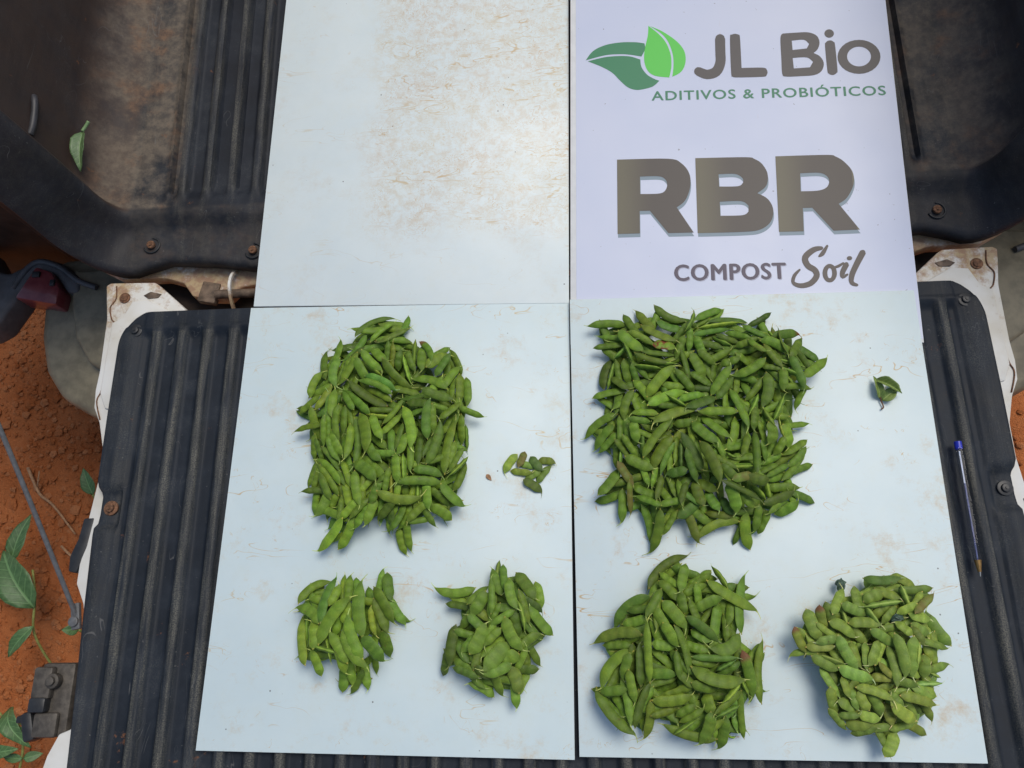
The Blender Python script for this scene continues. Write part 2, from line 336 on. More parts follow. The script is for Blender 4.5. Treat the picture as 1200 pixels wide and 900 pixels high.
for y, win, dz, ra, eo in rows:
    for x, z, nxn, nz, k in sec:
        if y is None: yy = interp(LIP, abs(x)) + (.09*z if k else 0)+eo
        else: yy = y + (.07*z if (k and y < .43) else 0)
        zf = .006+(max(yy, .394)-.394)*.045
        s = abs(nxn) if k == 1 else (0 if k == 0 else .0)
        rb = ribf(x, .468, 28) if abs(x) < .53 and k == 0 else 1
        zz = zf+z+dz*(nz if k < 2 else 0) - (1-rb)*.010*ra
        if k == 0 and abs(x) > .485 and ra: zz -= .003*ra*sstep(.485, .492, abs(x))
        wob = .004*mnoise.noise(Vector((x*5, yy*5, z*6))) if k == 1 else 0
        sg = 1 if x > 0 else -1
        vs.append((x-sg*(win+wob)*s, yy, zz))
        rid.append(rb*(.25 if abs(x) > .484 else .85)*(1 if ra > .5 else .35) if k == 0 else .18)
        dd = sstep(.46, .49, abs(x))*(1 if k == 0 else max(0, 1-z/.05)) if (y or 0) > .41 else .25*(k == 0)
        if k == 1 and (y or 0) > .41: dd = max(dd, .0)
        if x > 0: dd *= .7
        dirt.append(dd); reflect_tint.append((1.0 if x < 0 else .5) if (k == 1 and (y or 0) > .405) else (.3 if k == 1 else .12))  # wall values carry the painted soil reflection, weaker on the right
n = len(sec); fs = [(j*n+i, j*n+i+1, (j+1)*n+i+1, (j+1)*n+i) for j in range(len(rows)-1) for i in range(n-1)]
liner = mesh('bed_liner', vs, [f[::-1] for f in fs], M['liner'], truck, True, 50); set_attr(liner, ridge=rid, dirt=dirt, film=reflect_tint)
sol = liner.modifiers.new('thickness', 'SOLIDIFY'); sol.thickness = .004; sol.offset = -1
def bolt(loc, r, parent, mat, name='bolt', washer=None):
    bm = bmesh.new()
    if washer: add_disc(bm, (0, 0, 0), washer, .003, 24, .0008)
    add_disc(bm, (0, 0, .0025), r, .004, 6 if name == 'hex' else 18, .0008); add_disc(bm, (0, 0, .0048), r*.35, .0015, 12)
    o = from_bm('bolt', bm, mat, parent, True, 40); o.location = loc; return o
ZL = .006-.0165
for x, y in ((-.507, .362), (-.368, .348), (.499, .362), (.368, .348)):
    bolt((x, y, ZL+.001), .0055, liner, M['bolt'], washer=None)
    bm = bmesh.new(); pts = [(.0105*math.cos(a), .0105*math.sin(a), 0) for a in [R(200+250*i/20) for i in range(21)]]; add_tube(bm, pts, .0011, 6)
    o = from_bm('washer_rim', bm, M['plastic'], liner); o.location = (x, y, ZL+.0015)
# thin grey tube imitating a faint highlight streak on the left wall
bm = bmesh.new(); add_tube(bm, catmull([(-.600, .494, .131), (-.597, .487, .132), (-.596, .474, .130), (-.597, .456, .127), (-.600, .444, .125)]), .0042, 8)
from_bm('highlight_streak', bm, plain('highlight_grey', (.035, .035, .04), .5), liner)

# outer bed sides, front panel, jambs
for sg in (-1, 1):
    bm = bmesh.new(); add_prism(bm, [(sg*.735, .49), (sg*.95, .49), (sg*.965, .52), (sg*.965, 1.46), (sg*.735, 1.46)][::sg], -.22, .425, .012)
    o = from_bm('bed_side', bm, M['white'], truck, True, 40); set_attr(o, rust=[0.]*len(o.data.vertices))
    bm = bmesh.new(); add_box(bm, (sg*.685, .462, .06), (.11, .05, .66), .006); add_box(bm, (sg*.79, .468, -.02), (.34, .03, .50), .006)
    from_bm('corner_jamb', bm, M['dark'], truck, True, 40)  # dark brown colour stands in for shade inside the lamp cavity
bm = bmesh.new(); add_box(bm, (0, 1.45, .2), (1.46, .05, .50), .01); o = from_bm('front_panel', bm, M['liner'], truck, True, 40); set_attr(o, ridge=[.2]*len(o.data.vertices), dirt=[.0]*len(o.data.vertices))
bm = bmesh.new(); add_box(bm, (0, .95, -.12), (1.40, .98, .12), .01); from_bm('bed_underside', bm, M['dark'], truck, True, 40)
# rear sill under the liner lip, chipped and rusty
prof = [(-.60, .352), (-.56, .330), (-.50, .330), (-.475, .322), (-.46, .302), (-.445, .298), (-.41, .296), (-.395, .312), (-.36, .318), (.36, .318), (.395, .312), (.41, .296), (.445, .298), (.46, .302), (.475, .322), (.50, .330), (.56, .330), (.60, .352), (.60, .40), (-.60, .40)]
bm = bmesh.new(); add_prism(bm, prof, -.062, -.042, .003)
o = from_bm('bed_sill', bm, M['white'], truck, True, 40); set_attr(o, rust=[.75]*len(o.data.vertices))
bm = bmesh.new(); add_box(bm, (0, .312, -.115), (1.16, .085, .06), .008); from_bm('cross_member', bm, M['dark'], truck, True, 40)
for sg in (-1, 1):                                     # tailgate hinge: two curved straps and a pin
    root = bmesh.new()
    for dx, w in ((0, .0035),):
        x0 = sg*(.402-dx); path = catmull([(x0, .338, -.048), (x0, .326, -.030), (x0, .308, -.024), (x0, .292, -.032), (x0, .280, -.046)], 5)
        for a, b in zip(path, path[1:]):
            d = b-a; add_box(root, tuple((a+b)/2), (w, d.length*1.15, .004), 0, (math.atan2(d.z, d.y), 0, 0))
    o = from_bm('hinge', root, M['white'], truck, True, 40); set_attr(o, rust=[.66]*len(o.data.vertices))
    bm = bmesh.new(); add_tube(bm, [(sg*.362, .300, -.036), (sg*.425, .300, -.036)], .006, 12); add_disc(bm, (sg*.366, .300, -.036), .010, .005, 6, .001, (0, R(90), 0)); from_bm('hinge_pin', bm, M['rustmetal'], o, True, 40)
    bm = bmesh.new(); add_box(bm, (sg*.437, .306, -.045), (.026, .030, .012), .003, (0, 0, sg*.2)); from_bm('bracket', bm, M['rustmetal'], o, True, 40)

# tailgate: white pressed panel
TG = [(.440, .258), (.462, .280), (.494, .308), (.500, .312), (.560, .3135), (.566, .310), (.562, .285), (.558, .262), (.5565, .19), (.558, .165), (.556, .142), (.546, .122), (.537, .09), (.536, .05), (.543, -.02), (.543, -.072), (.531, -.095), (.524, -.13), (.522, -.19), (.523, -.228), (.536, -.233), (.546, -.255), (.556, -.30), (.556, -.345)]
out = [(x, y) for x, y in TG]+[(-x, y) for x, y in TG[::-1]]
bm = bmesh.new(); add_prism(bm, out, -.056, -.0165, .0022)
tail = from_bm('tailgate', bm, M['white'], truck, True, 40)
set_attr(tail, rust=[min(.62, max(.05, (v.co.y-.12)*3.4)) for v in tail.data.vertices])
for sg in (-1, 1):
    # pressed step and seam bead near the corner
    bm = bmesh.new(); add_prism(bm, [(sg*a, b) for a, b in [(.46, .262), (.505, .286), (.525, .284), (.535, .262), (.548, .255), (.549, .20), (.549, .16), (.540, .14), (.500, .13)]][::sg], -.0166, -.0135, .0013)
    o = from_bm('pressed_step', bm, M['white'], tail, True, 50); set_attr(o, rust=[.28]*len(o.data.vertices))
    bm = bmesh.new(); add_tube(bm, catmull([(sg*a, b, -.0158) for a, b in [(.551, .308), (.549, .29), (.555, .278), (.551, .262), (.545, .250), (.5465, .20), (.549, .165), (.553, .15), (.545, .126)]], 5), .0009, 5)
    from_bm('seam_sealer', bm, M['bolt'], tail)
    bm = bmesh.new(); add_disc(bm, (0, 0, 0), .0072, .0016, 20); add_disc(bm, (0, 0, .001), .0045, .002, 14)
    o = from_bm('rusty_plug', bm, M['bolt'], tail, True, 40); o.location = (sg*.537, .2905, -.0157)
    bm = bmesh.new(); add_prism(bm, [(sg*a, b) for a, b in [(.512, .293), (.503, .298), (.488, .294), (.492, .289), (.505, .288)]][::sg], -.0166, -.0152, .0005)
    from_bm('slot_hole', bm, M['rustmetal'], tail)
# tailgate liner: ribbed sheet with rounded top corners
def hw(y):
    b = interp([(-.35, .513), (-.2, .519), (-.1, .524), (-.01, .5275), (.005, .5255), (.030, .5255), (.045, .531), (.13, .532), (.23, .532)], y)
    r = .052; t = .268-r
    if y > t: b -= r-math.sqrt(max(0, r*r-(y-t)**2))
    return b
xs = sorted({round(-.54+i*.0026, 5) for i in range(416)})
ys = [-.345+.02*i for i in range(16)]+[-.03, -.018, -.010, -.004, 0, .007, .014, .021, .028, .033, .038, .046, .06, .09, .13, .17, .20, .213]+[.216+.0026*i for i in range(20)]+[.267, .268]
vs, rid, dirt = [], [], []
for y in ys:
    h = hw(y); ra = 1-sstep(.226, .243, y)
    for x in xs:
        xc = x if abs(x) <= .479 else math.copysign(.479+(abs(x)-.479)*(h-.479)/.061, x); rb = ribf(xc, .479, 29)
        ax = abs(xc); edge = sstep(h-.006, h, ax)
        z = -(1-rb)*.0078*ra - .0012*(ax > .4955)
        if ax > .4955 and ax < .515: z -= .004*ra*(1-sstep(.4955, .512, ax))
        z -= .007*sstep(.494, .500, ax)*(sstep(-.012, -.004, y)*(1-sstep(.030, .040, y)))
        z -= .014*edge*edge + .014*sstep(.262, .268, y)**2
        if y > .243: z -= .0015
        vs.append((xc, y, z)); rid.append((rb if ax < .495 else .25)*(1 if ra > .4 else .3)); dirt.append(0.0)
n = len(xs); fs = [(j*n+i, j*n+i+1, (j+1)*n+i+1, (j+1)*n+i) for j in range(len(ys)-1) for i in range(n-1)]
tl = mesh('tailgate_liner', vs, fs, M['liner'], tail, True, 60); set_attr(tl, ridge=rid, dirt=dirt)
for x, y, z in ((-.509, .014, -.0085), (.512, .014, -.0085), (-.508, .238, -.003), (.508, .238, -.003)):
    o = bolt((x, y, z), .0050, tail, M['bolt'] if (x < 0 and y < .1) else M['plastic'], washer=.0088)
# side latch and strike plates
for sg in (-1, 1):
    bm = bmesh.new(); add_box(bm, (sg*.552, -.198, -.034), (.040, .078, .022), .004); add_box(bm, (sg*.564, -.180, -.020), (.022, .034, .012), .003); add_disc(bm, (sg*.552, -.178, -.018), .0085, .010, 20, .002); add_disc(bm, (sg*.552, -.178, -.012), .005, .006, 16, .001)
    add_box(bm, (sg*.555, -.224, -.021), (.028, .026, .008), .003)
    la = from_bm('latch', bm, M['latch'], tail, True, 40)
    bm = bmesh.new(); add_box(bm, (sg*.565, -.203, -.020), (.020, .016, .016), .003); add_box(bm, (sg*.577, -.226, -.030), (.014, .032, .020), .004, (0, 0, .3)); add_box(bm, (sg*.588, -.219, -.030), (.014, .008, .008), .002); from_bm('latch_claw', bm, M['plastic'], la, True, 40)
    bm = bmesh.new(); add_prism(bm, [(sg*a, b) for a, b in [(.532, .005), (.546, .004), (.549, -.020), (.556, -.040), (.555, -.058), (.545, -.060), (.536, -.03)]][::sg], -.038, -.016, .002); from_bm('side_buffer', bm, M['plastic'], tail, True, 40)
    bm = bmesh.new(); P0, P1 = Vector((sg*.545, -.108, -.030)), Vector((sg*.640, .335, .27))
    add_tube(bm, [P0.lerp(P1, i/8)-Vector((0, 0, .006*math.sin(math.pi*i/8))) for i in range(9)], .0027, 8); add_box(bm, tuple(P0), (.010, .030, .006), .001, (0, 0, .2)); add_disc(bm, tuple(P0+Vector((0, -.006, .004))), .006, .004, 12, .001)
    from_bm('stay_cable', bm, M['cable'], truck, True, 40)
# bumper with rounded ends, lamp pods
BP = [(0, .150), (.45, .152), (.60, .158), (.655, .176), (.705, .205), (.735, .245), (.752, .300), (.758, .36), (.745, .430), (.60, .440), (0, .440)]
out = [(x, y) for x, y in BP]+[(-x, y) for x, y in BP[::-1]]
seen = []; [seen.append(p) for p in out if p not in seen]
bm = bmesh.new(); add_prism(bm, seen, -.30, -.160, .014); bump_o = from_bm('bumper', bm, M['bumper'], truck, True, 50)
in1 = [(x*.93, y+.045) if y < .40 else (x*.93, y-.03) for x, y in seen]
bm = bmesh.new(); add_prism(bm, in1, -.159, -.142, .006); from_bm('bumper_step', bm, M['bumper'], bump_o, True, 50)
for sg in (-1, 1):
    def Q(L): return [(sg*a, b) for a, b in L][::sg]
    bm = bmesh.new(); add_prism(bm, Q([(.757, .404), (.781, .353), (.714, .339), (.712, .364), (.731, .394)]), -.170, -.130, .004)
    ln = from_bm('tail_light', bm, M['lens'], truck, True, 40)
    bm = bmesh.new(); add_box(bm, (sg*.752, .389, -.1285), (.012, .009, .004), .001); add_box(bm, (sg*.724, .374, -.1285), (.007, .010, .004), .001); from_bm('lens_clip', bm, M['plastic'], ln, True, 40)
    bm = bmesh.new(); add_prism(bm, Q([(.688, .362), (.688, .386), (.722, .412), (.757, .424), (.776, .412), (.803, .398), (.820, .402), (.850, .445), (.900, .44), (.900, .300), (.826, .300), (.806, .312), (.784, .354), (.760, .402), (.729, .392), (.706, .362)]), -.185, -.138, .006)
    h = from_bm('lamp_housing', bm, M['housing'], truck, True, 50)
    bm = bmesh.new(); add_tube(bm, catmull([(sg*a_, b_, -.138) for a_, b_ in [(.660, .368), (.690, .380), (.722, .403), (.755, .415), (.775, .404), (.792, .372)]], 5), .0045, 8); from_bm('housing_rim', bm, M['housing'], h, True, 50)
    bm = bmesh.new(); add_disc(bm, (sg*.848, .362, -.134), .0115, .010, 20, .003); add_disc(bm, (sg*.848, .362, -.127), .006, .006, 6, .001); from_bm('lamp_bolt', bm, M['steel'], h, True, 40)

# ------------------------------------------------------------------ boards
def board(name, corners, th, mat, label, cat='board', group=None):
    """corners: top face tl, tr, br, bl (world). Object axes follow the board, origin at bottom left."""
    tl_, tr_, br_, bl_ = [Vector(c) for c in corners]
    ux = (br_-bl_).normalized(); uz = ux.cross(tl_-bl_).normalized(); uy = uz.cross(ux)
    mw = Matrix((( ux.x, uy.x, uz.x, bl_.x), (ux.y, uy.y, uz.y, bl_.y), (ux.z, uy.z, uz.z, bl_.z), (0, 0, 0, 1))); inv = mw.inverted()
    loc = [inv @ c for c in (bl_, br_, tr_, tl_)]
    bm = bmesh.new(); add_prism(bm, [(p.x, p.y) for p in loc], -th, 0, .0004)
    o = from_bm(name, bm, mat, None, True, 30); o.matrix_world = mw; o.data.materials.append(M['edge'])
    for p in o.data.polygons:
        if abs(p.normal.z) < .5: p.material_index = 1
    tag(o, label, cat, group); return o
LL = board('white_board', [(-.4003, .2537, .003), (-.0014, .2524, .003), (-.0019, -.2561, .003), (-.4019, -.2548, .003)], .003, M['ll'], 'white board holding the two small pod heaps left of the centre seam', 'board', 'white display boards')
LR = board('white_board', [(-.0006, .2529, .0105), (.4032, .2558, .0105), (.4045, -.2515, .003), (.0029, -.2531, .003)], .003, M['lr'], 'white board with the largest pod heap, overlapping the printed sign', 'board', 'white display boards')
ULx, ULy, ULyaw, ULt = -.39687, .25489, -.01063, .05472
def tilted(x, y, yaw, t, W, L, z):
    U = Vector((math.cos(yaw), math.sin(yaw), 0)); V = Vector((-math.sin(yaw)*math.cos(t), math.cos(yaw)*math.cos(t), math.sin(t))); O = Vector((x, y, z))
    return [O+V*L, O+V*L+U*W, O+U*W, O]
UL = board('white_board', tilted(ULx, ULy+.0006, ULyaw, ULt, .3955, .58, .0036), .003, M['ul'], 'empty white board with brown scuff marks lying in the truck bed', 'board', 'white display boards')
SG = tilted(-.00044, .19822, -.01318, .07092, .409, .62, .003)
sign = board('printed_sign', SG, .003, M['edge'], 'glossy printed sign board with leaf logo and RBR COMPOST Soil lettering', 'sign')
bm = bmesh.new(); add_prism(bm, [(.0072, .004), (.4085, .004), (.4085, .615), (.0072, .615)], .0001, .0003); film = from_bm('printed_film', bm, M['film'], sign, False)
ART = {'leaf_dark':[[[(199,3888),(297,4025),(455,4109),(651,4143),(846,4140),(970,4117),(976,4031),(927,3920),(784,3952),(648,3966),(453,3956)]],[[(226,3874),(453,3928),(648,3939),(784,3925),(911,3876),(924,3764),(991,3650),(1085,3581),(1149,3552),(1063,3471),(928,3432),(832,3430),(737,3473),(642,3573),(547,3688),(412,3782)]]],'leaf_light':[[[(1027,4384),(1016,4233),(968,4009),(964,3829),(1011,3694),(1105,3624),(1277,3596),(1308,3750),(1306,3929),(1253,4111),(1160,4251)]],[[(1046,4378),(1200,4295),(1371,4152),(1470,4012),(1497,3877),(1473,3744),(1413,3658),(1315,3604),(1335,3749),(1333,3928),(1281,4123),(1192,4258)]]],'B':[[[(2718,4131),(2753,4197),(2924,4204),(3075,4202),(3177,4149),(3207,4050),(3177,3949),(3121,3893),(3199,3837),(3237,3739),(3202,3627),(3105,3569),(2918,3558),(2750,3559),(2708,3600),(2710,3811)],[(2859,4085),(3011,4093),(3074,4028),(3039,3963),(2861,3947)],[(2854,3828),(3030,3830),(3104,3762),(3061,3684),(2858,3674)]]],'o':[[[(3947,3806),(3935,3751),(3911,3699),(3875,3653),(3830,3615),(3777,3588),(3720,3571),(3660,3567),(3602,3576),(3547,3596),(3499,3627),(3460,3668),(3432,3716),(3417,3769),(3415,3825),(3426,3881),(3450,3933),(3485,3979),(3531,4018),(3584,4046),(3643,4062),(3703,4066),(3762,4058),(3817,4037),(3865,4005),(3903,3964),(3931,3915),(3946,3861)],[(3830,3814),(3823,3782),(3809,3752),(3789,3726),(3764,3704),(3735,3688),(3703,3678),(3670,3676),(3637,3681),(3607,3692),(3580,3710),(3559,3734),(3543,3762),(3535,3793),(3534,3825),(3540,3857),(3554,3887),(3573,3914),(3599,3936),(3629,3953),(3661,3962),(3694,3965),(3727,3960),(3757,3948),(3784,3929),(3805,3906),(3821,3878),(3829,3847)]]],'idot':[[[(3397,4172),(3389,4145),(3371,4124),(3346,4113),(3319,4114),(3296,4127),(3281,4149),(3277,4176),(3285,4203),(3303,4224),(3328,4236),(3355,4235),(3378,4221),(3393,4199)]]],'J':[[[(1883,4143),(1882,4108),(1881,4057),(1880,4001),(1879,3950),(1878,3906),(1879,3868),(1878,3837),(1874,3811),(1866,3782),(1856,3754),(1845,3733),(1837,3721),(1825,3712),(1807,3703),(1785,3697),(1768,3694),(1750,3697),(1725,3708),(1699,3721),(1679,3732),(1641,3736),(1618,3723),(1602,3700),(1596,3671),(1602,3642),(1628,3612),(1647,3601),(1676,3583),(1714,3564),(1756,3554),(1798,3555),(1839,3563),(1880,3579),(1919,3607),(1950,3646),(1972,3690),(1988,3734),(1999,3778),(2006,3824),(2008,3869),(2008,3909),(2008,3950),(2010,3999),(2011,4055),(2013,4107),(2014,4142),(2001,4190),(1978,4212),(1950,4220),(1922,4212),(1898,4191)]]],'L':[[[(2075,4147),(2093,4205),(2144,4217),(2193,4201),(2205,4142),(2202,3705),(2458,3701),(2514,3681),(2526,3628),(2507,3576),(2450,3565),(2131,3567),(2082,3582),(2066,3635)]]],'i':[[[(3271,3991),(3273,3630),(3287,3585),(3309,3567),(3337,3561),(3364,3571),(3386,3593),(3400,3640),(3398,4001),(3384,4046),(3362,4066),(3334,4071),(3306,4062),(3284,4039)]]],'RBR':[[[(588,2432),(1224,2429),(1389,2363),(1484,2216),(1488,2031),(1419,1849),(1314,1758),(1509,1418),(1201,1415),(983,1719),(858,1718),(855,1417),(581,1413)],[(872,2188),(1105,2187),(1186,2140),(1205,2057),(1166,1976),(1081,1949),(870,1949)]],[[(1565,2429),(2184,2427),(2293,2399),(2380,2331),(2441,2194),(2417,2031),(2303,1932),(2425,1849),(2481,1708),(2443,1549),(2312,1445),(2096,1417),(1556,1409)],[(1843,2199),(2045,2199),(2133,2139),(2137,2078),(2073,2031),(1843,2031)],[(1841,1824),(2099,1827),(2186,1765),(2182,1685),(2107,1639),(1840,1636)]],[[(2550,2430),(3168,2435),(3281,2408),(3376,2336),(3465,2199),(3465,2029),(3372,1850),(3266,1769),(3488,1425),(3178,1415),(2947,1723),(2836,1721),(2825,1413),(2531,1410)],[(2836,2189),(3059,2192),(3153,2145),(3176,2068),(3134,1988),(3024,1950),(2826,1946)]]],'S':[[[(3078,1229),(3064,1211),(3044,1186),(3023,1159),(3007,1139),(2998,1126),(2989,1114),(2982,1103),(2975,1094),(2973,1086),(2973,1082),(2974,1078),(2976,1075),(2980,1074),(2987,1073),(2996,1075),(3010,1079),(3028,1087),(3045,1103),(3062,1129),(3078,1161),(3092,1192),(3101,1213),(3100,1223),(3099,1227),(3096,1231),(3092,1233),(3087,1232)]],[[(3023,1214),(3006,1215),(2979,1216),(2946,1213),(2912,1202),(2878,1183),(2843,1158),(2810,1127),(2785,1090),(2777,1046),(2782,1007),(2795,974),(2812,945),(2835,920),(2861,903),(2882,891),(2892,881),(2898,870),(2903,859),(2904,851),(2902,843),(2895,828),(2880,807),(2862,787),(2844,771),(2823,760),(2796,751),(2769,744),(2745,742),(2723,743),(2702,748),(2685,755),(2676,762),(2675,771),(2679,788),(2686,810),(2695,830),(2707,850),(2724,872),(2741,893),(2753,908),(2754,916),(2754,920),(2752,924),(2749,926),(2745,927),(2738,926),(2723,915),(2702,898),(2679,877),(2660,853),(2647,827),(2637,799),(2633,769),(2639,739),(2656,715),(2681,699),(2709,687),(2739,681),(2771,680),(2806,685),(2841,695),(2874,710),(2903,732),(2930,759),(2952,788),(2968,819),(2974,852),(2971,883),(2962,909),(2947,934),(2924,955),(2899,971),(2880,983),(2869,995),(2861,1012),(2854,1033),(2852,1049),(2854,1058),(2864,1073),(2886,1096),(2913,1119),(2937,1136),(2958,1148),(2983,1157),(3007,1163),(3025,1168),(3035,1179),(3039,1185),(3040,1193),(3038,1200),(3034,1206)]]],'oo':[[[(3174,866),(3168,833),(3156,803),(3138,778),(3117,760),(3094,751),(3070,751),(3048,760),(3029,779),(3016,804),(3008,835),(3007,868),(3013,901),(3025,932),(3043,957),(3064,975),(3088,985),(3112,984),(3134,974),(3152,956),(3166,930),(3173,900)],[(3118,867),(3115,845),(3109,825),(3100,811),(3091,803),(3081,804),(3072,811),(3066,826),(3063,845),(3063,868),(3066,890),(3073,909),(3081,924),(3091,931),(3100,931),(3109,923),(3115,909),(3118,889)]],[[(3144,921),(3155,924),(3172,928),(3190,934),(3208,941),(3225,952),(3242,964),(3256,976),(3266,984),(3269,992),(3269,996),(3268,1000),(3266,1003),(3262,1005),(3255,1006),(3244,1000),(3228,991),(3211,982),(3196,974),(3181,967),(3164,960),(3149,954),(3138,950),(3133,942),(3131,937),(3131,932),(3133,928),(3137,925)]]],'ii':[[[(3266,996),(3256,977),(3240,948),(3224,916),(3212,887),(3207,862),(3206,839),(3210,816),(3232,795),(3257,801),(3276,815),(3292,829),(3303,839),(3305,846),(3306,850),(3305,854),(3303,857),(3299,859),(3292,861),(3279,855),(3261,847),(3246,843),(3247,845),(3259,838),(3261,841),(3264,853),(3269,867),(3279,887),(3295,915),(3311,943),(3322,962),(3318,984),(3315,995),(3307,1003),(3297,1006),(3286,1004)]],[[(3366,1055),(3361,1042),(3349,1032),(3333,1029),(3318,1032),(3307,1042),(3304,1056),(3309,1069),(3321,1079),(3337,1082),(3353,1079),(3363,1069)]]],'ll':[[[(3467,1150),(3451,1122),(3429,1082),(3404,1037),(3382,995),(3363,958),(3344,920),(3327,883),(3314,847),(3307,815),(3303,784),(3305,755),(3314,728),(3335,709),(3358,700),(3378,697),(3391,695),(3400,700),(3405,703),(3408,708),(3409,714),(3407,720),(3402,729),(3391,735),(3375,743),(3363,752),(3360,758),(3360,767),(3363,783),(3368,804),(3376,828),(3387,856),(3403,888),(3422,924),(3442,960),(3464,1000),(3490,1043),(3513,1083),(3529,1110),(3526,1135),(3522,1148),(3513,1157),(3502,1161),(3489,1159)]]]}
def rounded(ring):
    """smooth the curved runs of an outline, keep its sharp corners"""
    P = [Vector(p) for p in ring]; n = len(P); out = []
    def sharp(i):
        a, b = P[i]-P[i-1], P[(i+1) % n]-P[i]
        return a.length > 0 and b.length > 0 and a.angle(b) > R(52)
    S = [sharp(i) for i in range(n)]
    if n > 24: return ring
    for i in range(n):
        p1, p2 = P[i], P[(i+1) % n]; p0 = p1 if S[i] else P[i-1]; p3 = p2 if S[(i+1) % n] else P[(i+2) % n]
        straight = S[i] and S[(i+1) % n]
        for j in range(1 if straight else 5):
            t = j/5; out.append(tuple(.5*((2*p1)+(-p0+p2)*t+(2*p0-5*p1+4*p2-p3)*t*t+(-p0+3*p1-3*p2+p3)*t**3)))
    return out
def flat(name, polys, mat, z, off=(0, 0), parent=film):
    """polys: list of [outer, hole, hole..] in 0.1 mm sign units -> thin flat print"""
    cu = bpy.data.curves.new(name, 'CURVE'); cu.dimensions = '2D'; cu.fill_mode = 'BOTH'
    for rings in polys:
        for ring in rings:
            ring = rounded(ring)
            sp = cu.splines.new('POLY'); sp.points.add(len(ring)-1); sp.use_cyclic_u = True
            for p, (x, y) in zip(sp.points, ring): p.co = ((x+off[0])*1e-4, (y+off[1])*1e-4, 0, 1)
    return curve_to(name, cu, mat, z, parent)
def curve_to(name, cu, mat, z, parent, fit=None):
    tmp = bpy.data.objects.new('tmp', cu); COL.objects.link(tmp); dg = bpy.context.evaluated_depsgraph_get(); me = bpy.data.meshes.new_from_object(tmp.evaluated_get(dg)); bpy.data.objects.remove(tmp)
    bm = bmesh.new(); bm.from_mesh(me); bpy.data.meshes.remove(me); bmesh.ops.remove_doubles(bm, verts=bm.verts, dist=1e-7)
    if fit:
        x0, y0, x1, y1, sh, ch = fit; xs_ = [v.co.x for v in bm.verts]; a, b = min(xs_), max(xs_)
        for v in bm.verts:
            t = (v.co.x-a)/(b-a); v.co.x = x0+(x1-x0)*t; v.co.y = y0+(y1-y0)*v.co.y/ch+sh*t
    for v in bm.verts: v.co.z = z
    for f in bm.faces:
        if f.normal.z < 0: f.normal_flip()
    return from_bm(name, bm, mat, parent, False)
def text(name, body, mat, z, fit, bold, spacing=1.0, cap='H'):
    def mk(b):
        cu = bpy.data.curves.new(name, 'FONT'); cu.body = b; cu.size = 1; cu.space_character = spacing; cu.fill_mode = 'FRONT'; cu.resolution_u = 4; return cu
    tmp = bpy.data.objects.new('tmp', mk(cap)); COL.objects.link(tmp); dg = bpy.context.evaluated_depsgraph_get(); me = tmp.evaluated_get(dg).to_mesh(); ch = max(v.co.y for v in me.vertices); bpy.data.objects.remove(tmp)
    o = curve_to(name, mk(body), mat, z, film, fit+(ch,)); bm = bmesh.new(); bm.from_mesh(o.data)      # heavier weight: thin overlaid copies
    for q, (dx, dy) in enumerate(((bold, 0), (-bold, 0), (0, bold*.6), (0, -bold*.6))):
        r = bmesh.ops.duplicate(bm, geom=[f for f in bm.faces if f.material_index == 0 and all(abs(v.co.z-z) < 1e-7 for v in f.verts)]); bmesh.ops.translate(bm, vec=(dx, dy, .00001*(q+1)), verts=[e for e in r['geom'] if isinstance(e, bmesh.types.BMVert)])
    bm.to_mesh(o.data); bm.free(); return o
flat('leaf_logo_dark', ART['leaf_dark'], M['p_dgreen'], .0005); flat('leaf_logo_light', ART['leaf_light'], M['p_lgreen'], .0005)
for k in ('J', 'L', 'B', 'i', 'idot', 'o'): flat('logo_lettering', ART[k], M['p_grey'], .0005)
text('tagline_lettering', 'ADITIVOS & PROBIÓTICOS', M['p_green2'], .0005, (.1047, .3266, .3962, .3396, -.0012), .00042, 1.12)
flat('name_lettering_shadow', ART['RBR'], M['p_shadow'], .0004, (5, -48)); flat('name_lettering', ART['RBR'], M['p_rbr'], .0006)
text('compost_lettering_shadow', 'COMPOST', M['p_csh'], .0004, (.1272, .0783, .2585, .0982, .0012), .0009, 1.1); text('compost_lettering', 'COMPOST', M['p_purple'], .0006, (.1263, .0793, .2576, .0992, .0012), .0009, 1.1)
for k, z in (('S', .0005), ('oo', .00055), ('ii', .0006), ('ll', .00065)):
    for j, pl in enumerate(ART[k]): flat('script_lettering', [pl], M['p_soil'], z+j*.00012)

